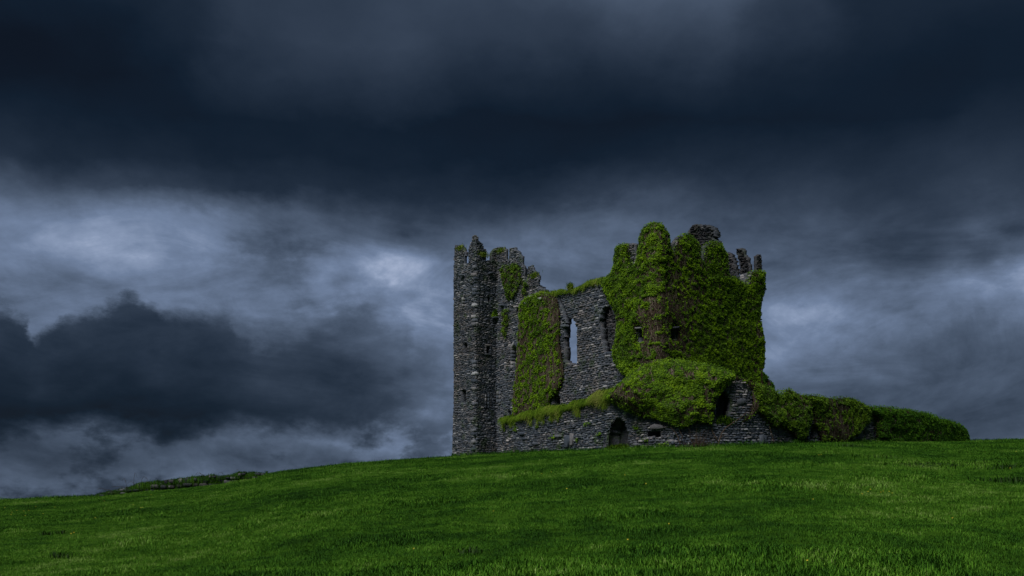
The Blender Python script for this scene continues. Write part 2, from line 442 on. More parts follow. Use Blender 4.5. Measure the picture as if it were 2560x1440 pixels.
def core(wall, mask, T, name, parent, mat, du=0.12, w0=-0.035):
    us = np.arange(mask.u0 - du, mask.u1 + du * 2, du); zs = np.arange(mask.z0 - du, mask.z1 + du * 2, du)
    U, Z = np.meshgrid(us, zs)
    m_ = mask(U[:-1, :-1] + du / 2, Z[:-1, :-1] + du / 2)
    nz_, nu_ = U.shape
    jit = (vnoise(U * 9.1, Z * 9.1, 21) - .5) * du * 0.7; jit2 = (vnoise(U * 8.3, Z * 8.3, 22) - .5) * du * 0.7
    fr = wall.at(U + jit, Z + jit2, w0 - 0.05 * vnoise(U * 4, Z * 6, 8)).reshape(-1, 3)
    bk = wall.at(U + jit, Z + jit2, w0 * 0 - T).reshape(-1, 3)
    off = nz_ * nu_
    idx = lambda i, j: i * nu_ + j
    i, j = np.nonzero(m_)
    faces = [np.stack([idx(i, j), idx(i, j + 1), idx(i + 1, j + 1), idx(i + 1, j)], -1),
             np.stack([idx(i, j), idx(i + 1, j), idx(i + 1, j + 1), idx(i, j + 1)], -1) + off]
    pad = np.pad(m_, 1)
    for di, dj, a, b_ in ((0, -1, (0, 0), (1, 0)), (0, 1, (0, 1), (1, 1)), (-1, 0, (0, 0), (0, 1)), (1, 0, (1, 0), (1, 1))):
        nb = pad[1 + di:pad.shape[0] - 1 + di, 1 + dj:pad.shape[1] - 1 + dj]
        i, j = np.nonzero(m_ & ~nb)
        p0 = idx(i + a[0], j + a[1]); p1 = idx(i + b_[0], j + b_[1])
        faces.append(np.stack([p0, p1, p1 + off, p0 + off], -1))
    Fq = np.concatenate(faces)
    V = np.concatenate([fr, bk])
    used = np.unique(Fq); remap = np.zeros(len(V), np.int64); remap[used] = np.arange(len(used))
    return link(name, mesh_np(name, V[used], remap[Fq], np.full(len(Fq), 4), mat), parent)

# library of irregular stones: unit box, x along the wall, y up, z outward
NV = 8
lib = []
for q in range(24):
    a = (np.arange(NV) + 0.5) / NV * 2 * math.pi + rng.uniform(-.16, .16, NV)
    cx, cy = np.cos(a), np.sin(a)
    e = rng.uniform(0.30, 0.62)
    ox, oy = np.sign(cx) * np.abs(cx) ** e, np.sign(cy) * np.abs(cy) ** e
    r = rng.uniform(0.82, 1.06, NV); ox, oy = ox * r, oy * r
    fi = rng.uniform(0.66, 0.86)
    tx_, ty_ = rng.uniform(-.18, .18, 2)
    fr = np.stack([ox * fi, oy * fi * 0.95, 0.5 + tx_ * ox + ty_ * oy], -1)
    md = np.stack([ox, oy, np.full(NV, 0.15) + rng.uniform(-.1, .1, NV)], -1)
    bk = np.stack([ox * 0.97, oy * 0.97, np.full(NV, -0.5)], -1)
    v = np.concatenate([fr, md, bk]); v[:, :2] *= 0.5
    lib.append(v)
lib = np.array(lib)
sf = []; sc_ = []
sf += list(range(NV)); sc_.append(NV)
for ring in (0, 1):
    for q in range(NV):
        n2 = (q + 1) % NV
        sf += [ring * NV + q, (ring + 1) * NV + q, (ring + 1) * NV + n2, ring * NV + n2]; sc_.append(4)
sf = np.array(sf); sc_ = np.array(sc_)
lib_meshes = {}
def lib_mesh(i, mat):
    if (i, mat.name) not in lib_meshes:
        lib_meshes[(i, mat.name)] = mesh_np('stone', lib[i], sf, sc_, mat)
    return lib_meshes[(i, mat.name)]

STONES = {}        # thing name -> list of stone records
def lay(key, wall, mask, T, mat, hmin=0.10, hmax=0.24, asp=(1.3, 3.6), gap=0.014, prot=0.045, bright=0.5, corners=()):
    z = mask.z0 - 0.1
    R = []
    while z < mask.z1 + 0.1:
        h = rng.uniform(hmin, hmax)
        u = mask.u0 - rng.uniform(0, .5)
        while u < mask.u1 + 0.2:
            k_ = 1.0
            wd = h * rng.uniform(*asp)
            R.append((u + wd / 2, z + h / 2 + 0.16 * (float(vnoise(u * .7, z * .5, 4)) - .5), wd, h * rng.uniform(.8, 1.18)))
            u += wd
        z += h
    R = np.array(R)
    R[:, 1] += rng.normal(0, .012, len(R)); big_ = rng.random(len(R)) < .07; R[big_, 3] *= 1.5; R[big_, 2] *= .9
    ok = mask(R[:, 0], R[:, 1])
    edge_ = ok & (~mask(R[:, 0] - R[:, 2] * .6, R[:, 1]) | ~mask(R[:, 0] + R[:, 2] * .6, R[:, 1]) | ~mask(R[:, 0], R[:, 1] + R[:, 3]) | ~mask(R[:, 0], R[:, 1] - R[:, 3]))
    pxe = wall.pix(R[:, 0], R[:, 1])[0]
    for lo_, hi_ in corners: edge_ &= ~((pxe > lo_) & (pxe < hi_))
    recs = []
    def add(sel, woff, dep, front):
        n = len(sel)
        if n == 0: return
        recs.append(dict(u=sel[:, 0], z=sel[:, 1], wd=sel[:, 2] - gap * rng.uniform(.5, 2.0, n), h=sel[:, 3] - gap * rng.uniform(.5, 1.8, n),
                         w=woff, d=dep, v=rng.integers(0, 24, n), rot=rng.normal(0, .07, n), front=np.full(n, front),
                         tint=np.clip(rng.beta(1.6, 2.4, n) + (bright - .5), 0, .999)))
    for _ in range(3):
        for sg in (-1, 1):
            bad = ok & ~mask(R[:, 0] + sg * R[:, 2] * .5, R[:, 1]) & (R[:, 2] > .1)
            cut = R[:, 2] * .2 * bad; R[:, 2] -= cut; R[:, 0] -= sg * cut / 2
    sel = R[ok]; n = len(sel)
    pr = rng.uniform(-.03, prot, n) + 0.03 * (rng.random(n) < .06)
    dep = rng.uniform(.22, .3, n)
    add(sel, pr - dep / 2, dep, True)
    w = 0.30
    while w < T:
        sel = R[edge_].copy(); n = len(sel)
        sel[:, 0] += rng.uniform(-.03, .03, n); sel[:, 1] += rng.uniform(-.03, .03, n)
        sel[:, 3] *= 1.12; add(sel, np.full(n, -w - .12), np.full(n, .36) + rng.uniform(-.04, .05, n), False); w += .28
    rec = {k: np.concatenate([r[k] for r in recs]) for k in recs[0]}
    rec['wall'] = wall; rec['mat'] = mat
    rec['px'], rec['py'] = wall.pix(rec['u'], rec['z'])
    rec['Y'] = wall.at(rec['u'], rec['z'], 0)[:, 1]
    STONES.setdefault(key, []).append(rec)

def stones_finish(key, parent, hidden, limit=290):
    recs = STONES[key]
    area = np.concatenate([r['wd'] * r['h'] / r['Y'] ** 2 * r['front'] * (~hidden(r['px'], r['py'])) for r in recs])
    thr = np.sort(area)[-limit] if len(area) > limit else 0
    bymat = {}
    cnt = 0
    for r in recs:
        a = r['wd'] * r['h'] / r['Y'] ** 2 * r['front'] * (~hidden(r['px'], r['py']))
        pick = a > thr
        for i in np.nonzero(pick)[0]:
            cnt += 1
            me = lib_mesh(int(r['v'][i]), r['mat'])
            nx_, ny_, tx_, ty_ = [float(q) for q in r['wall'].nrm(r['u'][i])]
            p = r['wall'].at(r['u'][i], r['z'][i], r['w'][i])
            X = Vector((tx_, ty_, 0)); Zo = Vector((nx_, ny_, 0)); Yu = Vector((0, 0, 1))
            if X.cross(Yu).dot(Zo) < 0: X = -X
            Mx = Matrix(((X.x, Yu.x, Zo.x, p[0]), (X.y, Yu.y, Zo.y, p[1]), (X.z, Yu.z, Zo.z, p[2]), (0, 0, 0, 1)))
            o = link('stone', me, parent)
            Mx = Mx @ Matrix.Rotation(float(r['rot'][i]), 4, 'Z') @ Matrix.Diagonal((float(r['wd'][i]), float(r['h'][i]), float(r['d'][i]), 1))
            o.matrix_local = Matrix.Translation(-parent.location) @ Mx
        rest = ~pick
        if rest.sum() == 0: continue
        n = rest.sum()
        v = lib[r['v'][rest]]                       # n,24,3
        c, s_ = np.cos(r['rot'][rest])[:, None], np.sin(r['rot'][rest])[:, None]
        lx = v[..., 0] * r['wd'][rest][:, None]; ly = v[..., 1] * r['h'][rest][:, None]
        uu = r['u'][rest][:, None] + lx * c - ly * s_; zz = r['z'][rest][:, None] + lx * s_ + ly * c
        ww = r['w'][rest][:, None] + v[..., 2] * r['d'][rest][:, None]
        Pn = r['wall'].at(uu, zz, ww).reshape(-1, 3)
        fl = (sf[None] + (np.arange(n) * NV * 3)[:, None]).ravel()
        cn = np.tile(sc_, n)
        tn = np.repeat(r['tint'][rest], NV * 3)
        bymat.setdefault(r['mat'].name, (r['mat'], []))[1].append((Pn, fl, cn, tn))
    for mn, (mat, lst) in bymat.items():
        off = 0; Vs, Fs, Cs, Ts = [], [], [], []
        for Pn, fl, cn, tn in lst:
            Vs.append(Pn); Fs.append(fl + off); Cs.append(cn); Ts.append(tn); off += len(Pn)
        o = link('rubble_stones', mesh_np('rubble_stones', np.concatenate(Vs), np.concatenate(Fs), np.concatenate(Cs), mat, False, np.concatenate(Ts)), None, kind='stuff')
        keep(o, parent)
    print(key, 'stones', len(area), 'picked', cnt)

# plan of the keep
A = np.array((-0.6, 0.8)); B = np.array((0.8, 0.6))
def ray(px): return (px - 1280) / F
def hit(P0, d, px):      # distance along d from P0 where it crosses the ray of px
    r = ray(px); return (r * P0[1] - P0[0]) / (d[0] - r * d[1])
C0 = np.array((ray(1640) * 55, 55.0))
tD = hit(C0, A, 1240); Dp = C0 + A * tD
tE = hit(Dp, -B, 1188); Ep = Dp - B * tE
tG = hit(Ep, A, 1133); Gp = Ep + A * tG
tF = hit(C0, B, 1903); Fp = C0 + B * tF
hall = Wall([C0, Dp + A * 0.6]); twr_r = Wall([Ep, Dp + B * 0.3]); twr_l = Wall([Ep, Gp], 0.035, 11.0); ivyB = Wall([C0, Fp + B * 0.35])
twr_r.batter, twr_r.zb = 0.02, 10.0
back = Wall([Fp - A * 0.0 - B * 0.4, Fp + A * 20 - B * 0.4])
BASE = 1190

castle = thing('castle_ruin', 'tall roofless ruined stone castle keep on top of the grassy hill', 'castle', (float(C0[0] + 2), float(C0[1] + 8), 6.0))
def cpart(o): return keep(o, castle)

# openings of each face (photo positions projected on the real wall planes)
def slit(cx, y0, y1, w): return [(cx - w / 2, y0 + 3), (cx, y0), (cx + w / 2, y0 + 3), (cx + w / 2, y1), (cx - w / 2, y1)]
holes_l = [slit(1161, 741, 768, 9), slit(1163, 856, 886, 10), slit(1158, 972, 1007, 12)]
holes_r = [slit(1222, 740, 756, 6), [(1214, 864), (1225, 865), (1225, 885), (1214, 884)], slit(1217, 984, 1024, 7)]
w1h = [(1410, 812), (1414, 800), (1420, 795), (1430, 795), (1436, 803), (1441, 822), (1440, 850), (1442, 880), (1440, 912), (1412, 906), (1408, 860)]
w2h = [(1500, 800), (1505, 776), (1514, 765), (1527, 766), (1538, 788), (1543, 830), (1540, 866), (1530, 880), (1512, 884), (1503, 850)]
crack = [(1396, 738), (1400, 740), (1407, 762), (1417, 786), (1424, 798), (1414, 802), (1408, 782), (1398, 760)]
w3h = [(1280, 868), (1286, 855), (1295, 866), (1296, 924), (1283, 928), (1280, 890)]
door = [(1384, 995), (1385, 985), (1396, 984), (1400, 992), (1400, 1040), (1384, 1040)]
slit2 = slit(1247, 979, 1008, 6)
low = [(1268, 1030), (1272, 1024), (1277, 1030), (1277, 1048), (1268, 1048)]
sq1 = [(1595, 826), (1602, 819), (1609, 824), (1611, 854), (1598, 856)]
sq2 = [(1674, 821), (1688, 822), (1688, 847), (1674, 848)]
beam = [[(1253, 705), (1263, 704), (1264, 716), (1255, 718)], [(1286, 766), (1297, 762), (1297, 773), (1287, 775)]]

def face(wall, name, outer, holes, T, mat=M_stone, key='castle', cname='wall', **kw):
    kw.setdefault('asp', (1.2, 3.8)); kw.setdefault('corners', [(1180, 1195), (1234, 1247), (1394, 1450), (1496, 1546), (1628, 1652)] if wall is not back else ())
    mk = Mask(wall, outer, holes)
    # where two faces meet, each core stops short so that the other face's stones stay in front of it
    mc = Mask(wall, outer, holes)
    cut = {id(twr_l): ('hi', 1185.5), id(twr_r): ('lo', 1190.5)}.get(id(wall))
    if cut:
        uc = float(wall.uz(cut[1], 1000)[0]); inner = mc.__call__
        class Cut:
            u0, u1, z0, z1 = mc.u0, mc.u1, mc.z0, mc.z1
            def __call__(q, u, z): return inner(u, z) & (np.asarray(u) > uc)
        mc = Cut()
    cpart(core(wall, mc, T, cname, None, M_mortar_shaded if mat is M_shaded else M_mortar))
    lay(key, wall, mk, T, mat, **kw)
    return mk
# left tower
face(twr_l, 'l', [[(1133, 662), (1160, 660), (1188, 652), (1188, BASE), (1133, BASE)]], holes_l, 0.8, hmin=.06, hmax=.16)
face(twr_r, 'r', [[(1188, 652), (1218, 651), (1229, 651), (1246, 653), (1246, BASE), (1188, BASE)]], holes_r, 0.7, hmin=.06, hmax=.16)
face(twr_l, 'm', [[(1134, 664), (1135, 614), (1152, 612), (1157, 620), (1162, 628), (1160, 650), (1158, 664)]], [], 0.3, cname='merlon', hmin=.07, hmax=.14)
face(twr_l, 'm', [[(1170, 662), (1169, 632), (1174, 608), (1180, 604), (1180, 590), (1188, 588), (1188, 662)]], [], 0.3, cname='merlon', hmin=.07, hmax=.14)
face(twr_r, 'm', [[(1188, 660), (1188, 588), (1198, 592), (1198, 603), (1208, 608), (1210, 620), (1218, 622), (1218, 655)]], [], 0.3, cname='merlon', hmin=.07, hmax=.14)
face(twr_r, 'm', [[(1229, 656), (1230, 628), (1240, 621), (1244, 621), (1244, 656)]], [], 0.3, cname='merlon', hmin=.07, hmax=.14)
# hall wall with the stepped high part at its left end
hall_outer = [(1232, 653), (1240, 653), (1266, 650), (1302, 668), (1311, 704), (1318, 706), (1344, 716), (1351, 722), (1353, 733), (1372, 731), (1400, 729), (1440, 722), (1462, 712), (1480, 703), (1520, 692),
              (1536, 668), (1537, 640), (1560, 640), (1600, 640), (1640, 640), (1640, BASE), (1232, BASE)]
face(hall, 'h', [hall_outer], [w1h, w2h, crack, w3h, door, slit2, low, sq1] + beam, 0.62, hmin=.08, hmax=.19, asp=(1.1, 2.9))
face(hall, 'm', [[(1238, 656), (1238, 622), (1244, 619), (1255, 618), (1264, 623), (1264, 656)]], [], 0.26, cname='merlon', hmin=.07, hmax=.14)
face(hall, 'm', [[(1271, 656), (1272, 622), (1285, 617), (1289, 625), (1296, 628), (1297, 636), (1303, 640), (1305, 662), (1309, 664), (1309, 704), (1280, 690)]], [], 0.26, cname='merlon', hmin=.07, hmax=.14)
face(hall, 'm', [[(1318, 710), (1318, 668), (1323, 664), (1331, 665), (1331, 674), (1336, 680), (1345, 688), (1344, 716), (1351, 724)]], [], 0.26, cname='merlon', hmin=.07, hmax=.14)
face(hall, 'm', [[(1536, 672), (1537, 622), (1545, 613), (1560, 609), (1586, 609), (1587, 645)]], [], 0.3, cname='merlon', hmin=.07, hmax=.14)
face(hall, 'm', [[(1594, 645), (1596, 612), (1602, 592), (1607, 577), (1620, 563), (1640, 560), (1640, 645)]], [], 0.3, cname='merlon', hmin=.07, hmax=.14)
# right hand face of the ivy covered block
B_outer = [(1640, 640), (1748, 645), (1757, 650), (1800, 640), (1812, 690), (1835, 698), (1872, 712), (1876, 680), (1903, 682), (1905, 725), (1898, 735), (1898, BASE), (1640, BASE)]
face(ivyB, 'B', [B_outer], [sq2], 0.9, hmin=.10, hmax=.24)
face(ivyB, 'm', [[(1640, 645), (1640, 560), (1650, 563), (1660, 578), (1671, 597), (1674, 622), (1677, 645)]], [], 0.3, cname='merlon', hmin=.07, hmax=.14)
face(ivyB, 'm', [[(1686, 645), (1687, 602), (1697, 592), (1712, 589), (1727, 597), (1740, 614), (1746, 648)]], [], 0.3, cname='merlon', hmin=.07, hmax=.14)
face(ivyB, 'm', [[(1759, 650), (1761, 618), (1775, 606), (1790, 608), (1800, 617), (1811, 630), (1812, 695)]], [], 0.3, cname='merlon', hmin=.07, hmax=.14)
face(ivyB, 'm', [[(1892, 686), (1893, 640), (1898, 636), (1906, 639), (1907, 686)]], [], 0.26, cname='merlon', mat=M_shaded, hmin=.06, hmax=.12)
# back wall and the stair turret rising over it
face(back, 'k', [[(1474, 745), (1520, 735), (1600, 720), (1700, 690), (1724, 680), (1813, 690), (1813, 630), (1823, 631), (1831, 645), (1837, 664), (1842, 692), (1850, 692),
                  (1878, 700), (1893, 700), (1893, BASE), (1474, BASE)]], [], 0.35, mat=M_shaded, hmin=.06, hmax=.13, asp=(1.6, 5))
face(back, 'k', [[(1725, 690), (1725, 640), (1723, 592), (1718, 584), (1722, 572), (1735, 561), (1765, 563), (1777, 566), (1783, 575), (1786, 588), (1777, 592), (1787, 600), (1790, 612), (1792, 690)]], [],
     0.7, mat=M_shaded, hmin=.05, hmax=.11, asp=(2, 5.5), cname='stair_turret', prot=0.16)
face(back, 'k', [[(1850, 702), (1848, 660), (1843, 640), (1838, 622), (1850, 619), (1858, 624), (1861, 638), (1868, 644), (1872, 652), (1874, 702)]], [], 0.3, mat=M_shaded, hmin=.05, hmax=.11, asp=(2, 5), cname='merlon', prot=0.12)
# closing walls on the far side, plain cores
def plain(p0, p1, ztop, T=0.8):
    w = Wall([p0, p1]); mk = Mask.__new__(Mask)
    mk.o = [[(0, 3.0), (w.L, 3.0), (w.L, ztop - 1), (w.L * .6, ztop), (w.L * .3, ztop - .5), (0, ztop)]]; mk.h = []
    mk.u0, mk.z0, mk.u1, mk.z1 = 0, 3.0, w.L, ztop
    cpart(core(w, mk, T, 'wall', None, M_mortar, du=0.25)); lay('castle', w, mk, 0.3, M_stone, hmin=.2, hmax=.3, asp=(2, 3.5))
plain(Gp + B * 0.3 - A * .95, Gp + B * 6.5 - A * .95, 20.0)
plain(Gp + B * 6.2 - A * .95, Gp + B * 6.2 - A * 6, 19.0)

# dressed stone: jambs, hood moulds, sills
def block(wall, pl, w_in, w_out, name, mat=M_dress, parent=castle, label=None):
    """prism with outline pl (photo positions on the wall), slightly bevelled front"""
    uz = np.array([wall.uz(*p) for p in pl]); c = uz.mean(0)
    n = len(uz); front = c + (uz - c) * 0.88
    V = np.concatenate([wall.at(front[:, 0], front[:, 1], w_out), wall.at(uz[:, 0], uz[:, 1], w_out - 0.03), wall.at(uz[:, 0], uz[:, 1], w_in)])
    fl = list(range(n)); cn = [n]
    for ring in (0, 1):
        for q in range(n):
            r2 = (q + 1) % n; fl += [ring * n + q, (ring + 1) * n + q, (ring + 1) * n + r2, ring * n + r2]; cn.append(4)
    me = mesh_np(name, V, fl, cn, mat, False, np.full(len(V), rng.uniform(.45, .8) if mat is M_dress else rng.uniform(.15, .6)))
    o = link(name, me); keep(o, parent)
    if label: o['label'] = label
    return o
def jamb(wall, x, y0, y1, w, n, **kw):
    e = np.linspace(y0, y1, n + 1)
    for i in range(n):
        a = rng.uniform(-.8, .8)
        block(wall, [(x - w / 2 + a * .4, e[i] + .4), (x + w / 2, e[i] + .4), (x + w / 2, e[i + 1] - .4), (x - w / 2 + a * .6, e[i + 1] - .4)], -0.3, 0.07, 'jamb_stone', **kw)
jamb(twr_r, 1213.4, 864, 884, 3.5, 3); jamb(twr_r, 1225.6, 866, 885, 3, 3)
block(twr_r, [(1211, 860), (1228, 862), (1228, 866), (1211, 864.5)], -.3, .08, 'lintel')
block(twr_r, [(1211, 884), (1228, 885), (1227, 888), (1211, 887)], -.3, .12, 'sill')
jamb(hall, 1279.2, 866, 922, 4, 6); jamb(hall, 1294.5, 868, 900, 2.5, 4)
block(hall, [(1277, 868), (1286, 853), (1288, 857), (1281, 870)], -.3, .1, 'arch_stone'); block(hall, [(1286, 853), (1296, 868), (1293, 870), (1286, 857)], -.3, .1, 'arch_stone')
jamb(twr_l, 1157, 744, 768, 2.4, 3); jamb(twr_l, 1165.2, 744, 768, 2.4, 3)
jamb(twr_r, 1213.6, 986, 1022, 3, 4); jamb(twr_r, 1220.6, 986, 1022, 3, 4)
jamb(hall, 1244, 978, 1008, 3, 3); jamb(hall, 1250, 978, 1008, 3, 3)
block(hall, [(1403, 812), (1415, 811), (1415, 818), (1403, 818)], -.3, .10, 'corbel_stone')
arch2 = [(1501, 800), (1503, 786), (1508, 773), (1515, 765), (1521, 768), (1526, 763), (1532, 775), (1537, 790)]
for (x0, y0), (x1, y1) in zip(arch2[:-1], arch2[1:]):
    dx_, dy_ = x1 - x0, y1 - y0; l_ = math.hypot(dx_, dy_); ox, oy = dy_ / l_ * 3.2, -dx_ / l_ * 3.2
    block(hall, [(x0, y0), (x1, y1), (x1 + ox * (1 if oy < 0 else -1), y1 + oy * (1 if oy < 0 else -1)), (x0 + ox * (1 if oy < 0 else -1), y0 + oy * (1 if oy < 0 else -1))], -.3, .09, 'arch_stone')
for x, y in ((1603, 823), (1682, 822)):
    block(hall if x < 1640 else ivyB, [(x - 7, y - 3), (x + 7, y - 4), (x + 7, y), (x - 7, y + 1)], -.3, .35, 'lintel')
for x, y, w_ in ((1225, 684, 10), (1257, 764, 8), (1295, 768, 8), (1317, 760, 11), (1356, 748, 9), (1236, 795, 14), (1158, 689, 7), (1775, 696, 7), (1798, 700, 5)):
    wl = twr_l if x < 1188 else twr_r if x < 1240 else hall if x < 1640 else ivyB
    block(wl, [(x - w_ / 2, y - 2), (x + w_ / 2, y - 3), (x + w_ / 2, y + 1.5), (x - w_ / 2, y + 2)], -.3, .32, 'corbel_stone', mat=M_stone)
# quoins on the arris of the left tower
for i, y in enumerate(np.arange(664, 1128, 9.5)):
    if rng.random() < .35:
        block(twr_l, [(1188 - rng.uniform(6, 11), y), (1188.1, y - 1), (1188.1, y + 7), (1188 - rng.uniform(6, 11), y + 8)], -.3, .05, 'quoin', mat=M_stone)

# ------------------------------------------------------------------ the low outer wall
mid_ = (bawn_px[:, 0] >= 1255) & (bawn_px[:, 0] <= 2414)
bp = [(ray(p) * y, y) for p, y in bawn_px[mid_]]
bawn_w = Wall(bp)
outer_wall = thing('outer_wall', 'long low rubble wall curving in front of the castle keep', 'stone wall', (bp[4][0], bp[4][1] + .6, 6.0))
bawn_top = [(1254, 1055), (1300, 1046), (1360, 1034), (1400, 1026), (1450, 1012), (1500, 996), (1530, 990), (1590, 955), (1650, 925), (1720, 918), (1800, 932), (1850, 945), (1880, 962), (1905, 975),
            (1950, 990), (1960, 984), (2000, 997), (2050, 1006), (2100, 1008), (2150, 1020), (2170, 1032), (2200, 1033), (2260, 1038), (2300, 1046), (2350, 1058), (2385, 1070), (2406, 1082), (2409, 1098)]
bx = np.array(bawn_top)
arch_a = [(1519, 1130), (1520, 1085), (1526, 1062), (1535, 1047), (1550, 1044), (1562, 1060), (1570, 1085), (1572, 1125)]
arch_b = [(1791, 1048), (1793, 1012), (1799, 988), (1807, 977), (1817, 982), (1826, 1000), (1826, 1020), (1820, 1048)]
niche = [(1616, 1092), (1618, 1076), (1645, 1076), (1652, 1084), (1650, 1092)]
slot = [(1418, 1116), (1420, 1085), (1424, 1082), (1427, 1116)]
notch = [(2026, 1100), (2030, 1060), (2042, 1062), (2046, 1100)]
mkb = Mask(bawn_w, [bawn_top + [(2409, 1150), (1254, 1180)]], [arch_a, arch_b, niche, slot, notch])
keep(core(bawn_w, mkb, 0.9, 'wall', None, M_mortar), outer_wall)
mkb2 = Mask(bawn_w, [bawn_top + [(2409, 1150), (1254, 1180)]], [])
keep(core(bawn_w, mkb2, 1.5, 'wall', None, M_mortar_shaded, du=0.2, w0=-0.95), outer_wall)  # added backing closes the openings; its dark colour stands for their shade
lay('bawn', bawn_w, mkb, 0.8, M_bawn, hmin=.08, hmax=.20, asp=(1.0, 3.0), prot=.07, bright=.60)
def bb(pl, wi, wo, nm, **kw): return block(bawn_w, pl, wi, wo, nm, parent=outer_wall, **kw)
bb([(1628, 1066), (1640, 1060), (1658, 1063), (1664, 1070), (1650, 1073), (1630, 1073)], -.3, .2, 'lintel')
bb([(1413, 1120), (1415, 1090), (1423, 1088), (1423, 1118)], -.2, .16, 'slab'); bb([(1427, 1116), (1427, 1083), (1433, 1084), (1433, 1112)], -.2, .12, 'slab')
bb([(1897, 1112), (1897, 1088), (1906, 1086), (1907, 1112)], -.2, .16, 'slab'); bb([(1909, 1110), (1908, 1088), (1914, 1090), (1917, 1110)], -.2, .1, 'slab')
for _ in range(10):
    x = rng.uniform(1275, 1690); y = rng.uniform(1078, 1112); 
    if 1505 < x < 1580 or 1405 < x < 1440: continue
    a, b_ = rng.uniform(4, 9), rng.uniform(3, 5)
    bb([(x - a, y + b_ * .6), (x - a * .8, y - b_ * .7), (x, y - b_), (x + a * .8, y - b_ * .6), (x + a, y + b_ * .5), (x, y + b_)], -.2, .13, 'boulder')
bb([(1842, 1012), (1842, 998), (1862, 996), (1864, 1008)], -.2, .1, 'boulder')

# ------------------------------------------------------------------ ivy
def dist_grid(mask, du=0.1, n=14):
    us = np.arange(mask.u0 - .2, mask.u1 + .2, du); zs = np.arange(mask.z0 - .2, mask.z1 + .2, du)
    U, Z = np.meshgrid(us, zs); m_ = mask(U, Z)
    d = m_.astype(float); cur = m_.copy()
    for _ in range(n):
        p = np.pad(cur, 1)
        cur = p[1:-1, 1:-1] & p[:-2, 1:-1] & p[2:, 1:-1] & p[1:-1, :-2] & p[1:-1, 2:]
        d += cur
    return us, zs, m_, d * du
def leaf_quads(Pc, nrm, size):
    n = len(Pc)
    up = np.zeros((n, 3)); up[:, 2] = 1
    r = rng.normal(0, 1, (n, 3))
    a = np.cross(nrm, r); a /= np.linalg.norm(a, axis=1)[:, None] + 1e-9
    b_ = np.cross(nrm, a)
    s = size[:, None]
    v0 = Pc - a * s * .5; v2 = Pc + a * s * .55 - nrm * s * .12; v1 = Pc + b_ * s * .42 - nrm * s * .1; v3 = Pc - b_ * s * .42 - nrm * s * .1
    c = Pc + nrm * s * .06
    return np.stack([v0, v1, v2, v3], 1).reshape(-1, 3)
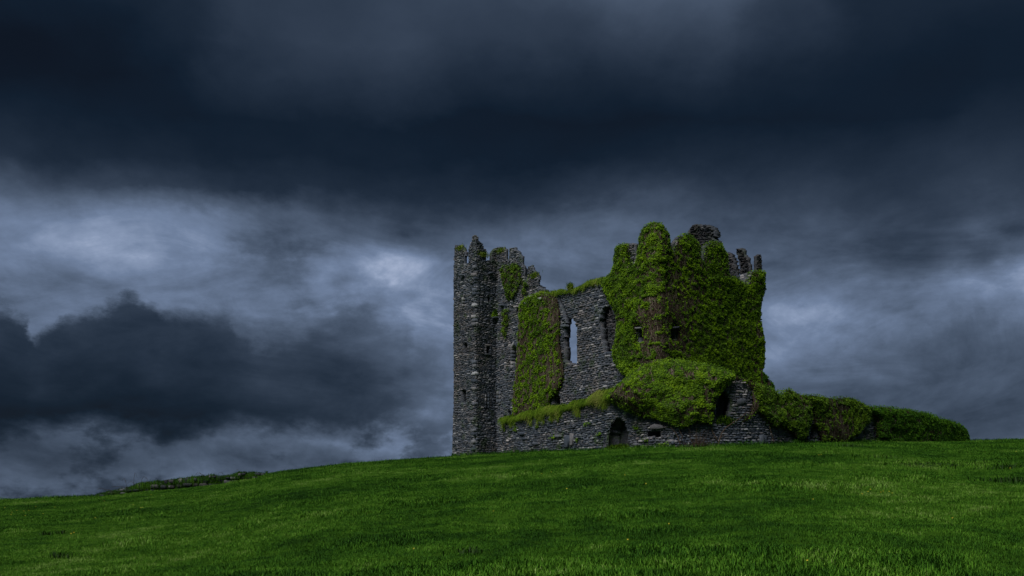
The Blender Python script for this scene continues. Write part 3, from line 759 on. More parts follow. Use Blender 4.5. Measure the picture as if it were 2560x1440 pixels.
def ivy(wall, polys, holes, parent, T=0.8, bulge=0.28, dens=1000, size=(.05, .12), mat=M_ivy, green=None, twigs=40, leafy=0.5, seed=0, edgew=0.5, mat_sheet=True, scale=1.0):
    mk = Mask(wall, polys, holes)
    us, zs, m_, dst = dist_grid(mk)
    du = us[1] - us[0]
    area = m_.sum() * du * du
    def look(u, z, arr):
        j = np.clip(((u - us[0]) / du + .5).astype(int), 0, len(us) - 1); i = np.clip(((z - zs[0]) / du + .5).astype(int), 0, len(zs) - 1)
        return arr[i, j]
    def bul(u, z, d):
        e = np.sqrt(np.clip(d / edgew, 0, 1))
        return e * bulge * (0.45 + 0.9 * fbm(u * .55, z * .55, seed + 3, 3)) + e * 0.14 * (fbm(u * 2.3, z * 2.3, seed + 9, 3) - .3)
    # woody mat
    if mat_sheet:
        U, Z = np.meshgrid(us, zs); w = bul(U, Z, dst) + 0.03
        Vv = wall.at(U, Z, np.where(m_, w, -0.05)).reshape(-1, 3)
        i, j = np.nonzero(m_[:-1, :-1] & m_[1:, :-1] & m_[:-1, 1:] & m_[1:, 1:])
        nu_ = len(us); q = i * nu_ + j
        Fq = np.stack([q, q + 1, q + nu_ + 1, q + nu_], -1)
        used = np.unique(Fq); rm = np.zeros(len(Vv), np.int64); rm[used] = np.arange(len(used))
        o = link('stem_mat', mesh_np('stem_mat', Vv[used], rm[Fq], np.full(len(Fq), 4), M_mat)); keep(o, parent)
    # leaves
    n = int(area * dens * 2.2)
    u = rng.uniform(us[0], us[-1], int(n * (us[-1] - us[0]) * (zs[-1] - zs[0]) / max(area, .1))); z = rng.uniform(zs[0], zs[-1], len(u))
    ok = mk(u, z); u, z = u[ok], z[ok]
    d = look(u, z, dst)
    px, py = wall.pix(u, z)
    gr = green(px, py) if green is not None else 0
    clump = fbm(u * 4.6, z * 4.6, seed + 30, 2)
    prob = sstep(0.62 * fbm(u * .42, z * .42, seed + 40, 3) + 0.62 * clump + gr, 0.94 - leafy, 1.16 - leafy)
    prob = 0.05 + 0.95 * prob
    ok = rng.random(len(u)) < prob; u, z, d, clump, px, py = u[ok], z[ok], d[ok], clump[ok], px[ok], py[ok]
    w = bul(u, z, d) + 0.03 + 0.16 * clump * rng.random(len(u)) + rng.uniform(0, .05, len(u))
    nr = d < 0.16
    w = np.where(nr & (rng.random(len(u)) < .75), rng.uniform(-T, .12, len(u)), w)
    P3 = wall.at(u, z, w)
    P3[:, 2] += np.where(nr, rng.uniform(-.02, .12, len(u)), 0)
    nx_, ny_, tx_, ty_ = wall.nrm(u)
    nm = np.stack([nx_, ny_, np.full(len(u), .75)], -1) + rng.normal(0, .45, (len(u), 3)); nm /= np.linalg.norm(nm, axis=1)[:, None]
    sz = (size[0] + (size[1] - size[0]) * rng.beta(1.3, 2.2, len(u))) * scale
    Vl = leaf_quads(P3, nm, sz); nl = len(u)
    fl = np.arange(nl * 4)
    tint = np.clip(rng.normal(.5, .28, nl) + (clump - .5) * 1.1, 0, 1)
    o = link('ivy_leaves', mesh_np('ivy_leaves', Vl, fl, np.full(nl, 4), mat, False, np.repeat(tint, 4)), None, kind='stuff'); keep(o, parent)
    # bare stems climbing
    nt_ = int(area * twigs)
    if nt_:
        u = rng.uniform(us[0], us[-1], nt_ * 3); z = rng.uniform(zs[0], zs[-1], nt_ * 3); ok = mk(u, z); u, z = u[ok][:nt_], z[ok][:nt_]
        ln = rng.uniform(.3, 1.3, len(u)); sl = rng.normal(0, .35, len(u)); K = 5
        tt = np.linspace(0, 1, K)[None]
        uu = u[:, None] + sl[:, None] * ln[:, None] * tt + .05 * rng.normal(0, 1, (len(u), K)); zz = z[:, None] + ln[:, None] * tt
        ins = mk(uu, zz).all(1); uu, zz = uu[ins], zz[ins]
        ww = bul(uu, zz, look(uu, zz, dst)) + .06 + .05 * rng.random(uu.shape)
        th = rng.uniform(.006, .018, len(uu))[:, None]
        Va = wall.at(uu - th, zz, ww); Vb = wall.at(uu + th, zz, ww)
        Vt = np.stack([Va, Vb], 2)          # n,K,2,3
        n_ = len(uu); base = (np.arange(n_) * K * 2)[:, None] + (np.arange(K - 1) * 2)[None]
        Ft = np.stack([base, base + 1, base + 3, base + 2], -1).reshape(-1, 4)
        o = link('ivy_stems', mesh_np('ivy_stems', Vt.reshape(-1, 3), Ft, np.full(len(Ft), 4), M_twig, False, np.repeat(rng.random(n_), K * 2)), None, kind='stuff'); keep(o, parent)
    return nl
tot = 0
def at0(wall, px, py):
    u, z = wall.uz(px, py); p = wall.at(u, z, 0); return (float(p[0]), float(p[1]), float(p[2]))
# big block
A_ivy = [(1500, 712), (1520, 690), (1533, 672), (1536, 640), (1537, 622), (1545, 611), (1560, 607), (1571, 609), (1572, 640), (1582, 660), (1592, 655), (1597, 612), (1603, 590), (1608, 575), (1620, 560), (1641, 556),
         (1641, 990), (1570, 955), (1548, 930), (1532, 908), (1526, 885), (1532, 860), (1538, 830), (1536, 795), (1528, 770), (1516, 752), (1508, 735)]
mossy = lambda px, py: 0.16 * np.exp(-((px - 1560) / 40) ** 2) + 0.12 * sstep(py, 780, 900) * (px < 1600) + 0.12 * sstep(-py, -700, -600) - 0.05 * np.exp(-((px - 1622) / 12) ** 2)
t_ivy = thing('ivy', 'thick green ivy blanket smothering the right hand block of the castle', 'ivy', at0(ivyB, 1642, 1100))

B_ivy = [(1639, 556), (1650, 560), (1660, 575), (1670, 595), (1673, 622), (1680, 636), (1686, 612), (1692, 598), (1700, 590), (1712, 585), (1729, 594), (1736, 606), (1744, 622), (1747, 650), (1757, 660), (1762, 625), (1766, 610), (1776, 603), (1786, 607), (1797, 612), (1806, 626), (1814, 642),
         (1814, 690), (1835, 695), (1850, 705), (1870, 710), (1875, 680), (1890, 677), (1906, 680), (1907, 728), (1902, 745), (1897, 770), (1895, 800), (1900, 830), (1905, 860), (1907, 900), (1904, 920), (1901, 928), (1906, 1000), (1639, 1000)]
gB = lambda px, py: -0.08 * np.exp(-((px - 1690) / 36) ** 2) * (py > 640) + 0.14 * sstep(px, 1720, 1800) - 0.05 * np.exp(-((py - 760) / 70) ** 2) + 0.10 * sstep(-py, -700, -620) - .15 * np.exp(-((px - 1885) / 14) ** 2) * (py > 800)
wrap = Wall([Dp, C0, Fp + B * 0.35], sm=5)
A_in = [(x + (9 if x < 1600 and y > 690 else 4 if x < 1600 else 0), y + (4 if y < 680 else 0)) for x, y in A_ivy]
big1 = [(1594, 818), (1603, 814), (1611, 820), (1612, 856), (1597, 858)]; big2 = [(1671, 819), (1688, 818), (1689, 849), (1671, 850)]
gA = lambda px, py: np.where(px < 1640, mossy(px, py), gB(px, py))
tot += ivy(wrap, [A_in[:A_in.index((1641, 560))] + B_ivy[:-1] + [(1641, 1000)] + A_in[A_in.index((1641, 990)) + 1:]], [big1, big2], t_ivy, T=.3, bulge=.30, leafy=.475, seed=2, green=gA, twigs=70, size=(.045, .12), dens=1350)
# skirt of ivy at the right foot of the block
skirt = Wall([Fp - B * 1.5 - A * 0.9, Fp + B * 1.6 - A * 0.9])
t_ = thing('ivy', 'dark ivy heap sloping off the right foot of the ivy-covered block', 'ivy', at0(skirt, 1900, 1100))
tot += ivy(skirt, [[(1880, 900), (1898, 930), (1908, 938), (1917, 952), (1924, 966), (1927, 985), (1880, 1010), (1870, 950)]], [], t_, T=1.2, bulge=.5, leafy=.5, seed=12, mat=M_ivyd)
# ivy column on the hall wall
gH = lambda px, py: 0.18 * np.exp(-((px - (1330 + (py - 740) * .12)) / 30) ** 2) - 0.05
t_ = thing('ivy', 'tall strip of half bare brown and green ivy on the hall wall', 'ivy', at0(hall, 1330, 1030))
tot += ivy(hall, [[(1300, 760), (1318, 745), (1345, 735), (1360, 733), (1380, 735), (1398, 748), (1404, 790), (1402, 850), (1410, 900), (1413, 935), (1408, 965), (1395, 985), (1380, 1000), (1370, 1040), (1282, 1050), (1284, 1000), (1292, 940), (1296, 880), (1300, 820)]],
          [], t_, T=.1, bulge=.16, leafy=.39, seed=4, green=gH, twigs=120)
t_ = thing('ivy', 'scattered bright ivy patch below the broken battlements of the left tower', 'ivy', at0(hall, 1275, 690))
tot += ivy(hall, [[(1252, 668), (1290, 660), (1305, 672), (1306, 700), (1295, 730), (1285, 750), (1270, 752), (1262, 720), (1255, 700)], [(1256, 778), (1270, 775), (1284, 790), (1272, 812), (1266, 850), (1256, 830)], [(1305, 700), (1325, 705), (1318, 740), (1305, 745)]],
          [], t_, T=.1, bulge=.08, leafy=.34, seed=5, twigs=25, mat=M_ivym, mat_sheet=False, size=(.05, .13))
t_ = thing('ivy', 'small tuft of green leaves on a ledge beside the left tower corner', 'ivy', at0(twr_r, 1236, 785))
tot += ivy(twr_r, [[(1228, 792), (1232, 780), (1240, 776), (1243, 790), (1238, 798)]], [], t_, T=.1, bulge=.15, leafy=.7, seed=6, twigs=0, mat_sheet=False, size=(.08, .15))
# mound
t_mound = thing('ivy', 'domed ivy mound heaped over the outer wall in front of the castle', 'ivy', at0(bawn_w, 1690, 1100))
mound = [(1522, 990), (1560, 962), (1590, 934), (1620, 912), (1655, 902), (1680, 900), (1720, 905), (1760, 912), (1800, 920), (1830, 936), (1834, 948), (1824, 962), (1808, 978), (1793, 996), (1785, 1020), (1781, 1045), (1778, 1068), (1766, 1062),
         (1740, 1058), (1722, 1070), (1700, 1074), (1680, 1064), (1650, 1050), (1610, 1044), (1575, 1032), (1545, 1012)]
gM = lambda px, py: 0.42 * sstep(-(py - np.interp(px, [1522, 1590, 1655, 1720, 1830], [988, 938, 905, 906, 938])), -26, -4) - 0.20 * np.exp(-((px - 1590) / 30) ** 2 - ((py - 990) / 26) ** 2) + .12 * np.exp(-((px - 1670) / 22) ** 2) + .1 * (py > 1040)
tot += ivy(bawn_w, [mound], [], t_mound, T=1.9, bulge=.95, leafy=.40, seed=7, green=gM, twigs=60, edgew=1.0, size=(.045, .115), dens=1400)
# brown twiggy hood and the curtains of ivy further right
t_ = thing('ivy', 'arching bare brown ivy stems over the stone patch right of the mound', 'ivy', at0(bawn_w, 1880, 1080))
tot += ivy(bawn_w, [[(1836, 940), (1860, 945), (1880, 955), (1896, 970), (1900, 1000), (1890, 1030), (1872, 1050), (1850, 1060), (1848, 1052), (1868, 1030), (1876, 1000), (1872, 975), (1855, 958), (1836, 952)]], [], t_, T=1.0, bulge=.3, leafy=.22, seed=8, twigs=200)
c1 = [(1874, 958), (1895, 962), (1912, 966), (1930, 978), (1945, 986), (1955, 976), (1964, 972), (1978, 978), (1995, 988), (2014, 991), (2026, 1008), (2020, 1030), (2020, 1050), (2010, 1085), (2000, 1110), (1985, 1108), (1972, 1085), (1950, 1070), (1925, 1072), (1905, 1050), (1888, 1030), (1880, 1000)]
t_ = thing('ivy', 'green ivy curtain over the outer wall beside its peaked top', 'ivy', at0(bawn_w, 1960, 1100))
tot += ivy(bawn_w, [c1], [], t_, T=1.2, bulge=.38, leafy=.46, seed=9, mat=M_ivym, green=lambda px, py: .12 * sstep(-py, -1010, -980), twigs=60, edgew=.45)
c2 = [(2008, 992), (2022, 987), (2035, 990), (2055, 994), (2075, 997), (2100, 993), (2125, 996), (2148, 1008), (2164, 1018), (2168, 1035), (2160, 1060), (2145, 1075), (2135, 1092), (2100, 1112), (2060, 1112), (2045, 1110), (2040, 1080), (2030, 1060), (2026, 1020)]
t_ = thing('ivy', 'brownish ivy hanging on the outer wall between two bare stone gaps', 'ivy', at0(bawn_w, 2090, 1100))
tot += ivy(bawn_w, [c2], [], t_, T=1.2, bulge=.38, leafy=.44, seed=10, mat=M_ivym, green=lambda px, py: .1 * sstep(-py, -1020, -1000) + .1 * np.exp(-((px - 2150) / 15) ** 2), twigs=70, edgew=.45)
c3 = [(2156, 1016), (2185, 1017), (2210, 1017), (2240, 1022), (2270, 1026), (2310, 1032), (2340, 1044), (2370, 1052), (2395, 1062), (2409, 1076), (2413, 1102), (2413, 1125), (2215, 1125), (2200, 1110), (2185, 1110), (2180, 1070), (2185, 1050), (2172, 1042)]
t_ = thing('ivy', 'dark dense ivy hedge wrapping the far right end of the outer wall', 'ivy', at0(bawn_w, 2300, 1100))
tot += ivy(bawn_w, [c3], [], t_, T=1.4, bulge=.42, leafy=.56, seed=11, mat=M_ivyd, twigs=40, edgew=.45)
print('leaves', tot)

# visible test for choosing the single stones
def hid_castle(px, py):
    h = inpoly(px, py, A_ivy) | inpoly(px, py, B_ivy) | (py > np.interp(px, bx[:, 0], bx[:, 1], left=2000))
    h |= inpoly(px, py, [(1290, 740), (1410, 740), (1410, 1040), (1282, 1050)]) | ((px > 1550) & (py > 690))
    return h
stones_finish('castle', castle, hid_castle)
stones_finish('bawn', outer_wall, lambda px, py: inpoly(px, py, mound) | inpoly(px, py, c1) | inpoly(px, py, c2) | inpoly(px, py, c3) | (py > np.interp(px, crest[:, 0], crest[:, 1])))

# ------------------------------------------------------------------ grass blades (joined, world space) for wall tops, fringes
def blades(P, length, width, lean, droop, name, mat, parent=None, tint=None, vertical=1.0):
    """P (n,3) roots; curved three-point blades"""
    n = len(P)
    az = rng.uniform(0, 2 * math.pi, n)
    d = np.stack([np.cos(az), np.sin(az), np.zeros(n)], -1)
    if lean is not None: d = d * .6 + lean; 
    s = np.cross(d, np.array((0, 0, 1.0))); s /= np.linalg.norm(s, axis=1)[:, None] + 1e-9
    l = length[:, None]; w = width[:, None]
    up = np.array((0, 0, 1.0))
    p1 = P + (up * .55 * vertical + d * .18) * l; p2 = P + (up * (.85 - droop[:, None]) * vertical + d * .55) * l
    V = np.stack([P - s * w, P + s * w, p1 - s * w * .8, p1 + s * w * .8, p2], 1).reshape(-1, 3)
    b0 = np.arange(n) * 5
    fl = np.stack([b0, b0 + 1, b0 + 3, b0 + 2, b0 + 2, b0 + 3, b0 + 4], -1).ravel(); cn = np.tile([4, 3], n)
    if tint is None: tint = rng.random(n)
    me = mesh_np(name, V, fl, cn, mat, False, np.repeat(tint, 5))
    return me
def sod(wall, px0, px1, top, name, label, n, lmin, lmax, thick=.8, over=.25, mat=M_straw, hang=.3):
    """turf on a wall head: a rounded sod body with grass growing up and hanging over the face"""
    t = thing(name, label, 'grass', at0(wall, (px0 + px1) / 2, float(np.interp((px0 + px1) / 2, [p[0] for p in top], [p[1] for p in top]))))
    tx_ = [p[0] for p in top]; ty_ = [p[1] for p in top]
    m_ = 90; ps = np.linspace(px0, px1, m_); u, z = wall.uz(ps, np.interp(ps, tx_, ty_))
    K = 9; V = []
    lump = lambda u, a: fbm(u * 1.6, a * 1.3, 5, 3)
    for j in range(K):
        a = math.pi * j / (K - 1)
        w = -thick / 2 + math.cos(a) * (thick / 2 + over * .5 * lump(u, a))
        zz = z - 0.22 + math.sin(a) ** .7 * (.05 + .3 * lump(u, a)) - (hang * .4 * (j == 0))
        V.append(wall.at(u, zz, w))
    V = np.array(V).reshape(-1, 3)
    i, j = np.meshgrid(np.arange(K - 1), np.arange(m_ - 1), indexing='ij'); q = (i * m_ + j).ravel()
    Fq = np.stack([q, q + 1, q + m_ + 1, q + m_], -1)
    o = link('turf', mesh_np('turf', V, Fq, np.full(len(Fq), 4), M_ground, True)); keep(o, t)
    p = rng.uniform(px0, px1, n); u, z = wall.uz(p, np.interp(p, tx_, ty_))
    a = rng.beta(.9, 1.6, n) * math.pi * .9
    w = -thick / 2 + np.cos(a) * (thick / 2 + over * .5 * lump(u, a)); z = z - .24 + np.sin(a) ** .7 * (.05 + .3 * lump(u, a))
    strand = sstep(fbm(u * 2.6, u * 0 + 7, 12, 3), .42, .66)
    hg = (rng.random(n) < .5 * strand + .08) & (a < .9)
    z = np.where(hg, z - rng.random(n) ** 1.5 * hang * (.6 + 2.2 * strand), z)
    P = wall.at(u, z, w); nx_, ny_, _, _ = wall.nrm(u)
    out = np.stack([nx_, ny_, 0 * nx_], -1) * np.cos(a)[:, None] * 1.1
    patch = fbm(u * 1.1, u * 0, 31, 3)
    ln = rng.uniform(lmin, lmax, n) * (.35 + 1.3 * patch)
    me = blades(P, ln, rng.uniform(.006, .013, n), out, rng.uniform(0, .7, n) + .7 * (np.cos(a) > .6), 'grass_blades', mat, tint=np.clip(rng.normal(.30, .22, n) + 1.1 * (patch - .5) + .35 * hg, 0, 1))
    o = link('grass_blades', me, None, kind='stuff'); keep(o, t)
sod(bawn_w, 1254, 1535, [(1254, 1050), (1300, 1041), (1360, 1026), (1400, 1020), (1450, 1007), (1500, 992), (1540, 980)], 'grass_tuft', 'thick bright turf draped along the left head of the outer wall', 34000, .25, .6, .9, .22)
sod(hall, 1350, 1530, [(1350, 733), (1400, 729), (1440, 722), (1462, 712), (1480, 703), (1530, 690)], 'grass_tuft', 'thin strip of turf along the sloping broken top of the hall wall', 9000, .15, .42, .62, .1, hang=.1)
sod(bawn_w, 2166, 2330, [(2160, 1022), (2200, 1022), (2260, 1027), (2330, 1040)], 'grass_tuft', 'wispy dark grass on top of the outer wall near its right end', 5000, .2, .4, 1.2, .2, mat=M_ivyd)
sod(bawn_w, 2005, 2060, [(2000, 992), (2030, 992), (2060, 998)], 'grass_tuft', 'short grass tuft on the outer wall above the first stone gap', 1800, .2, .35, 1.2, .2, mat=M_ivyd)
def tuft_on(wall, px, py, n, r, label, mat=M_straw, l=(.15, .4)):
    t = thing('grass_tuft', label, 'grass', at0(wall, px, py))
    u0, z0 = wall.uz(px, py); u = u0 + rng.normal(0, r, n); z = z0 + rng.uniform(-.25, 0.05, n)
    P = wall.at(u, z, rng.uniform(-.2, .12, n)); nx_, ny_, _, _ = wall.nrm(u)
    me = blades(P, rng.uniform(*l, n), rng.uniform(.008, .015, n), np.stack([nx_, ny_, 0 * nx_], -1) * .5, rng.uniform(0, .8, n), 'grass_blades', mat)
    keep(link('grass_blades', me, None, kind='stuff'), t)
tuft_on(hall, 1336, 688, 500, .25, 'brownish grass tuft on the rightmost stepped merlon of the left tower')
tuft_on(twr_r, 1208, 636, 400, .22, 'small grass tuft growing on the tallest corner pinnacle')
tuft_on(hall, 1252, 626, 400, .22, 'grass sprouting on the square merlon right of the pinnacle')
tuft_on(twr_l, 1150, 620, 300, .2, 'grass on the leftmost merlon of the castle')
tuft_on(hall, 1425, 719, 500, .12, 'upright grass spike on the hall wall top', l=(.3, .55))
tuft_on(bawn_w, 1540, 1122, 1600, .6, 'rank green grass filling the foot of the dark wall opening', l=(.2, .5), mat=M_ivy)
tuft_on(bawn_w, 1812, 1052, 900, .25, 'green weeds on the sill of the upper arched hole', l=(.2, .5), mat=M_ivy)
# moss and small plants rooted in the outer wall face
n = 70
for i in range(9):
    x = [1290, 1345, 1385, 1445, 1470, 1500, 1590, 1615, 1660][i]; y = [1075, 1068, 1092, 1100, 1060, 1085, 1070, 1100, 1112][i]
    t_ = thing('wall_plant', 'small green plant rooted in the joints of the outer wall', 'plant', at0(bawn_w, x, y), group='plants in the outer wall joints')
    u0, z0 = bawn_w.uz(x, y); n = 120
    n = 45; u = u0 + rng.normal(0, rng.uniform(.06, .22), n); z = z0 + rng.normal(0, .07, n); P3 = bawn_w.at(u, z, rng.uniform(.03, .15, n))
    nx_, ny_, _, _ = bawn_w.nrm(u); nm = np.stack([nx_, ny_, np.full(n, .8)], -1) + rng.normal(0, .4, (n, 3)); nm /= np.linalg.norm(nm, axis=1)[:, None]
    keep(link('leaves', mesh_np('leaves', leaf_quads(P3, nm, rng.uniform(.06, .12, n)), np.arange(n * 4), np.full(n, 4), M_ivy, False, np.repeat(rng.random(n), 4)), None, kind='stuff'), t_)

# ------------------------------------------------------------------ woody stems
def tube(pts, radii, name, mat, parent, tint=.5, sides=6):
    pts = np.array(pts, float); n = len(pts); V = []
    for i in range(n):
        d = pts[min(i + 1, n - 1)] - pts[max(i - 1, 0)]; d /= np.linalg.norm(d) + 1e-9
        a = np.cross(d, (0.3, 0.9, 0.1)); a /= np.linalg.norm(a); b_ = np.cross(d, a)
        for k_ in range(sides):
            th = 2 * math.pi * k_ / sides; V.append(pts[i] + (a * math.cos(th) + b_ * math.sin(th)) * radii[i])
    fl, cn = [], []
    for i in range(n - 1):
        for k_ in range(sides):
            k2 = (k_ + 1) % sides; fl += [i * sides + k_, i * sides + k2, (i + 1) * sides + k2, (i + 1) * sides + k_]; cn.append(4)
    fl += list(range(sides))[::-1]; cn.append(sides); fl += [(n - 1) * sides + q for q in range(sides)]; cn.append(sides)
    o = link(name, mesh_np(name, np.array(V), fl, cn, mat, True, np.full(len(V), tint)))
    if parent: keep(o, parent)
    return o
def on(wall, pl, w):
    return [tuple(wall.at(*wall.uz(x, y), w)) for x, y in pl]
for pl, r in (([(1795, 1120), (1794, 1108), (1798, 1096), (1803, 1082), (1812, 1070), (1828, 1058), (1848, 1045), (1860, 1032)], .06),
              ([(1794, 1108), (1787, 1094), (1780, 1082), (1776, 1068), (1770, 1058)], .05),
              ([(1798, 1096), (1806, 1090), (1815, 1086)], .03), ([(1787, 1094), (1778, 1092)], .02), ([(1828, 1058), (1822, 1046)], .02),
              ([(1704, 1118), (1700, 1104), (1696, 1090), (1688, 1078), (1680, 1068)], .045), ([(1702, 1108), (1708, 1092), (1700, 1076)], .035),
              ([(1930, 1120), (1926, 1100), (1920, 1080), (1916, 1066)], .04)):
    tube(on(bawn_w, pl, .22), np.linspace(r * .7, r * .3, len(pl)), 'stem', M_twig, t_mound, .5)
# bare thorny bush
bush = thing('bare_bush', 'leafless reddish brown twiggy bush at the foot of the ivy mound', 'bush', at0(bawn_w, 1742, 1120))
Vs, Fs, Cs, Ts = [], [], [], []; off = 0
n = 200
root = np.array(on(bawn_w, [(1742, 1122)], .5)[0]); nx_, ny_, tx_, ty_ = [float(q) for q in bawn_w.nrm(bawn_w.uz(1742, 1100)[0])]
P0 = root + np.stack([tx_ * rng.normal(0, .45, n), ty_ * rng.normal(0, .45, n), rng.uniform(-.3, .1, n)], -1) + np.outer(rng.uniform(-.3, .3, n), (nx_, ny_, 0))
K = 5; tt = np.linspace(0, 1, K)
dr = np.stack([tx_ * rng.normal(0, .45, n), ty_ * rng.normal(0, .45, n), rng.uniform(.5, 1.0, n)], -1) + np.outer(rng.uniform(-.2, .3, n), (nx_, ny_, 0))
ln = rng.uniform(.3, 1.35, n) * np.exp(-((P0[:, :2] - root[:2]) ** 2).sum(1) / .5) + .2
PP = P0[:, None] + dr[:, None] * (ln[:, None] * tt[None])[..., None] + rng.normal(0, .04, (n, K, 3))
sd_ = np.array((tx_, ty_, 0)); th = (rng.uniform(.005, .013, n)[:, None] * (1 - .6 * tt[None]))[..., None]
Vt = np.stack([PP - sd_ * th, PP + sd_ * th], 2).reshape(-1, 3)
base = (np.arange(n) * K * 2)[:, None] + (np.arange(K - 1) * 2)[None]
Ft = np.stack([base, base + 1, base + 3, base + 2], -1).reshape(-1, 4)
keep(link('twigs', mesh_np('twigs', Vt, Ft, np.full(len(Ft), 4), M_twig, False, np.repeat(rng.random(n) * .45, K * 2)), None, kind='stuff'), bush)

# ------------------------------------------------------------------ tumbled field wall on the left skyline
fw_px = [(240, 59.5), (330, 59.5), (450, 60), (550, 60.5), (640, 61), (668, 61.3)]
fwall = Wall([(ray(p) * y, y) for p, y in fw_px])
field_wall = thing('field_wall', 'low tumbled dry stone field wall with grass on the left skyline', 'stone wall', at0(fwall, 450, 1222))
ftop = [(240, 1238), (300, 1223), (345, 1211), (400, 1206), (450, 1200), (500, 1193), (560, 1188), (600, 1184), (640, 1183), (668, 1184)]
ftop = [(x + 0.0, y + 5 * float(fbm(x * .06, 0.3, 8, 3)) - 1) for x, y in zip(np.linspace(240, 668, 90), np.interp(np.linspace(240, 668, 90), [p[0] for p in ftop], [p[1] for p in ftop]))]
mkf = Mask(fwall, [ftop + [(668, 1215), (240, 1260)]], [])
keep(core(fwall, mkf, .7, 'wall', None, M_mortar), field_wall)
lay('field', fwall, mkf, .6, M_field, hmin=.13, hmax=.36, asp=(.8, 2.0), prot=.2, bright=.5)
stones_finish('field', field_wall, lambda px, py: py > np.interp(px, crest[:, 0], crest[:, 1]))
sod(fwall, 236, 672, [(x, y + 1) for x, y in ftop], 'grass_tuft', 'dark grass growing along the top of the low field wall', 11000, .12, .5, .7, -.06, mat=M_ivyd, hang=.5)
bram = thing('bramble', 'thin arching bare bramble shoots above the field wall', 'bramble', at0(fwall, 330, 1222))
for i in range(15):
    x = [272, 285, 318, 322, 335, 340, 352, 380, 372, 505, 515, 520, 598, 610, 560][i]; yb = float(np.interp(x, [p[0] for p in ftop], [p[1] for p in ftop])) + 4
    sx = [-30, -24, -12, -44, 8, -20, 18, -24, -10, -14, -28, 4, -8, 6, -14][i]; sy = [14, 8, 26, 6, 34, 12, 22, 8, 18, 16, 12, 12, 14, 10, 12][i]
    pl = [(x, yb), (x + sx * .15, yb - sy * .7), (x + sx * .45, yb - sy * 1.08), (x + sx * .8, yb - sy * 1.0), (x + sx, yb - sy * .7)]
    tube(on(fwall, pl, .1), [.014, .012, .01, .008, .005], 'shoot', M_twig, bram, .2, 4)

# ------------------------------------------------------------------ the field's grass
lib_col = bpy.data.collections.new('tuft_library')      # only referenced by the grass nodes
def make_tuft(nb, rad, lmin, lmax, wd):
    n = nb; r = rad * np.sqrt(rng.random(n)); a = rng.uniform(0, 2 * math.pi, n)
    P = np.stack([r * np.cos(a), r * np.sin(a), np.full(n, -.01)], -1)
    me = blades(P, rng.uniform(lmin, lmax, n), rng.uniform(wd * .6, wd, n), None, rng.uniform(-.05, .45, n), 'grass_blades', M_grass)
    o = bpy.data.objects.new('grass_blades', me); lib_col.objects.link(o)
for _ in range(7): make_tuft(125, .21, .024, .066, .0025)
def field_pts(y0, y1, dens, sc, xm=1.0):
    n = int(dens * (y1 ** 2 - y0 ** 2) / 2 * 1.26)
    Y = np.sqrt(rng.uniform(y0 ** 2, y1 ** 2, n)); X = Y * rng.uniform(-.63, .63, n)
    s = sc * rng.uniform(.7, 1.25, n)
    tall = fbm(X * .5, Y * .5, 71, 4)
    s *= 1 + 0.9 * sstep(tall, .56, .72)
    return X, Y, s
sets = [field_pts(7.0, 16, 85, 1.0), field_pts(16, 28, 50, 1.1), field_pts(28, 45, 32, 1.3), field_pts(45, 72, 18, 1.5)]
X = np.concatenate([s[0] for s in sets]); Y = np.concatenate([s[1] for s in sets]); SC = np.concatenate([s[2] for s in sets])
Z = terrain(X, Y) - .01
# keep the inside of walls clear
pp = 1280 + F * X / Y; Yc = np.interp(pp, bawn_px[:, 0], bawn_px[:, 1])
SC = np.where((Y > Yc - .5) & (pp > 1128) & (pp < 2420), np.minimum(SC, 1.2), SC)
kp = ~((Y > Yc + .15) & (pp > 1128) & (pp < 2414)) | ((Y < 66.5) & (pp < 1250)); X, Y, Z, SC = X[kp], Y[kp], Z[kp], SC[kp]
print('tufts', len(X))
me = bpy.data.meshes.new('grass')
me.vertices.add(len(X)); me.vertices.foreach_set('co', np.stack([X, Y, Z], -1).astype(np.float32).ravel())
a = me.attributes.new('sc', 'FLOAT', 'POINT'); a.data.foreach_set('value', SC.astype(np.float32))
a = me.attributes.new('rz', 'FLOAT', 'POINT'); a.data.foreach_set('value', rng.uniform(0, 6.28, len(X)).astype(np.float32))
me.materials.append(M_grass)
grass = link('grass', me, kind='stuff', label='short lush green meadow grass covering the hillside', category='grass')
ng = bpy.data.node_groups.new('grass_scatter', 'GeometryNodeTree')
ng.interface.new_socket('Geometry', in_out='INPUT', socket_type='NodeSocketGeometry'); ng.interface.new_socket('Geometry', in_out='OUTPUT', socket_type='NodeSocketGeometry')
gi = ng.nodes.new('NodeGroupInput'); go = ng.nodes.new('NodeGroupOutput')
ip = ng.nodes.new('GeometryNodeInstanceOnPoints'); ci = ng.nodes.new('GeometryNodeCollectionInfo')
ci.inputs[0].default_value = lib_col; ci.inputs['Separate Children'].default_value = True; ci.inputs['Reset Children'].default_value = True
ip.inputs['Pick Instance'].default_value = True
na = ng.nodes.new('GeometryNodeInputNamedAttribute'); na.data_type = 'FLOAT'; na.inputs['Name'].default_value = 'sc'
nr = ng.nodes.new('GeometryNodeInputNamedAttribute'); nr.data_type = 'FLOAT'; nr.inputs['Name'].default_value = 'rz'
cz = ng.nodes.new('ShaderNodeCombineXYZ'); ng.links.new(nr.outputs[0], cz.inputs[2])
ri = ng.nodes.new('FunctionNodeRandomValue'); ri.data_type = 'INT'; ri.inputs[4].default_value = 0; ri.inputs[5].default_value = 6
ng.links.new(gi.outputs[0], ip.inputs['Points']); ng.links.new(ci.outputs[0], ip.inputs['Instance']); ng.links.new(ri.outputs[2], ip.inputs['Instance Index'])
ng.links.new(cz.outputs[0], ip.inputs['Rotation']); ng.links.new(na.outputs[0], ip.inputs['Scale']); ng.links.new(ip.outputs[0], go.inputs[0])
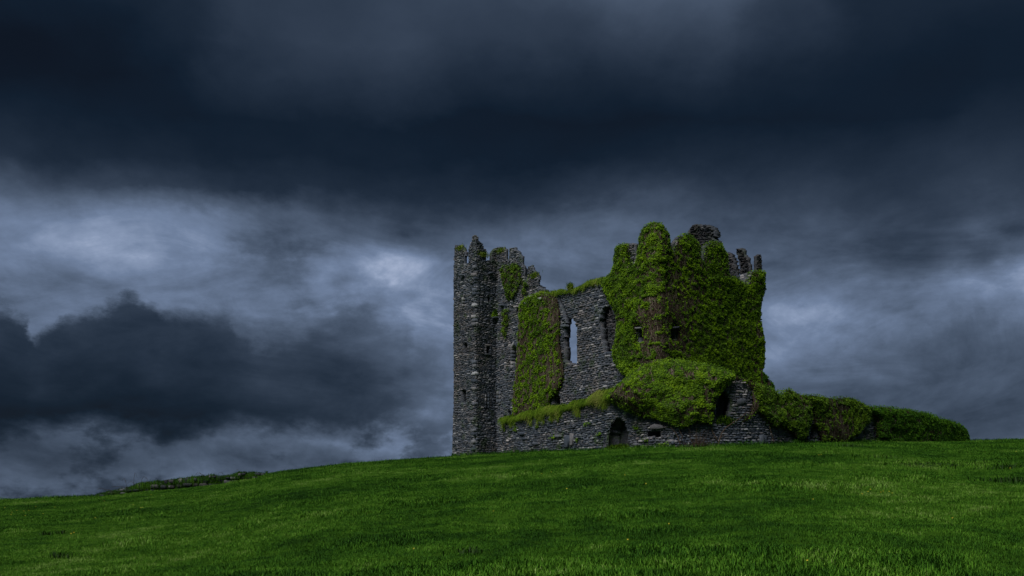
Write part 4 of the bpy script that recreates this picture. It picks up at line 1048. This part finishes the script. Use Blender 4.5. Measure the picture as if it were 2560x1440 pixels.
md = grass.modifiers.new('scatter', 'NODES'); md.node_group = ng
# longer grass along the skyline and the foot of the walls
n = 16000
p = np.concatenate([rng.uniform(-60, 1140, 7000), rng.uniform(2405, 2620, 2200), rng.uniform(1128, 2420, 6800)]); n = len(p)
p = np.where((p > 300) & (p < 650) & (rng.random(n) < .7), rng.uniform(-60, 300, n), p)
Yc = np.interp(p, bawn_px[:, 0], bawn_px[:, 1]) - np.where((p > 1128) & (p < 2414), rng.uniform(.1, .8, n), rng.uniform(-3, 1.5, n))
Xc = ray(p) * Yc; Pf = np.stack([Xc, Yc, terrain(Xc, Yc) - .02], -1)
pt = fbm(Xc * .9, Yc * .9, 55, 3)
me = blades(Pf, rng.uniform(.08, .26, n) * (.45 + 1.3 * pt) * np.where((p > 1128) & (p < 2420), 1.35, 1), rng.uniform(.006, .012, n), None, rng.uniform(-.1, .4, n), 'skyline_grass', M_grass, tint=rng.random(n) * .7)
link('skyline_grass', me, kind='stuff', label='longer ragged grass along the brow of the hill', category='grass')

# ------------------------------------------------------------------ flowers and weeds
def place(px, py):
    """walk the ray of a photo position out to the ground"""
    yy = np.linspace(7, 70, 2500); xx = ray(px) * yy; zz = terrain(xx, yy)
    v = HOR - F * (zz - EYE) / yy
    i = np.nonzero(v <= py)[0]; i = i[0] if len(i) else -1
    return float(xx[i]), float(yy[i]), float(zz[i])
def flower_mesh():
    V = [(0, 0, .0)]; fl = []; cn = []
    for k_ in range(6):
        a = k_ * math.pi / 3
        for da, r, z in ((-.4, .014, .006), (0, .024, .012), (.4, .014, .006)):
            V.append((math.cos(a + da) * r, math.sin(a + da) * r, z))
        b0 = 1 + k_ * 3; fl += [0, b0, b0 + 1, b0 + 2]; cn.append(4)
    return mesh_np('flower_head', np.array(V), fl, cn, M_petal)
fm = flower_mesh()
stm = mesh_np('stem', np.array([(-.002, 0, -.16), (.002, 0, -.16), (.0015, 0, 0), (-.0015, 0, 0), (0, -.002, -.16), (0, .002, -.16), (0, .0015, 0), (0, -.0015, 0)]), [0, 1, 2, 3, 4, 5, 6, 7], [4, 4], M_stem)
fl_px = [(2176, 1237), (2170, 1243), (2155, 1249), (2202, 1245), (2208, 1242), (2223, 1243), (2230, 1247), (2381, 1315), (2032, 1263), (2047, 1144), (2053, 1143), (2540, 1135), (2525, 1179), (1354, 1193), (1378, 1189), (1615, 1221),
         (1417, 1233), (1234, 1293), (1569, 1372), (1034, 1394), (1672, 1329), (1562, 1197), (30, 1288), (60, 1284), (42, 1282), (72, 1282), (90, 1272), (108, 1291), (63, 1297), (12, 1275), (28, 1294), (352, 1277), (357, 1276), (378, 1242), (260, 1258), (334, 1268), (185, 1342), (178, 1345), (238, 1303), (137, 1274), (2018, 1430)]
for i, (x, y) in enumerate(fl_px):
    X_, Y_, Z_ = place(x, y)
    t_ = thing('buttercup', 'tiny yellow buttercup flower standing in the meadow grass', 'flower', (X_, Y_, Z_), group='yellow flowers dotted over the field')
    s_ = .6 if Y_ < 20 else .85
    for nme, mm in (('flower_head', fm), ('stem', stm)):
        o = bpy.data.objects.new(nme, mm); COL.objects.link(o); o.parent = t_; o.location = (0, 0, .11); o.scale = (s_, s_, 1); 
        if nme == 'flower_head': o.rotation_euler = (.7 + random.uniform(-.3, .3), random.uniform(-.3, .3), 0)
def weed(px, py, n, r, h, label, wdt=.02):
    X_, Y_, Z_ = place(px, py)
    t_ = thing('weed_clump', label, 'weed', (X_, Y_, Z_))
    P = np.stack([X_ + rng.normal(0, r, n), Y_ + rng.normal(0, r * .5, n), np.zeros(n)], -1); P[:, 2] = terrain(P[:, 0], P[:, 1])
    me = blades(P, rng.uniform(.4, 1, n) * h, rng.uniform(.3, 1, n) * wdt, None, rng.uniform(-.1, .3, n), 'leaves', M_weed)
    keep(link('leaves', me, None, kind='stuff'), t_)
M_weed = leaf_material('weed_leaf', (.008, .022, .003), (.014, .042, .005), (.03, .07, .008))
weed(2130, 1118, 130, .5, .32, 'dark weed clump on the brow below the second ivy curtain')
weed(2190, 1145, 120, .55, .22, 'dark weed patch lower down below the second ivy curtain')
weed(2345, 1163, 500, 1.3, .15, 'long dark weed patch in the field at right')
weed(2535, 1170, 120, .5, .25, 'dark weed clump near the right edge on the brow')
weed(2545, 1206, 160, .6, .25, 'dark weed patch just below the brow at the right edge')
weed(1175, 1385, 60, .12, .14, 'small dark thistle clump low in the middle of the field', .012)
weed(155, 1335, 50, .1, .18, 'dark upright dock plant in the left of the field', .012)
weed(115, 1338, 50, .1, .18, 'dark dock plant left of its upright neighbour', .012)
weed(150, 1395, 60, .12, .18, 'dark dock plant low in the left corner', .012)
weed(1595, 1148, 60, .3, .15, 'small dark weed clump below the dark wall opening')
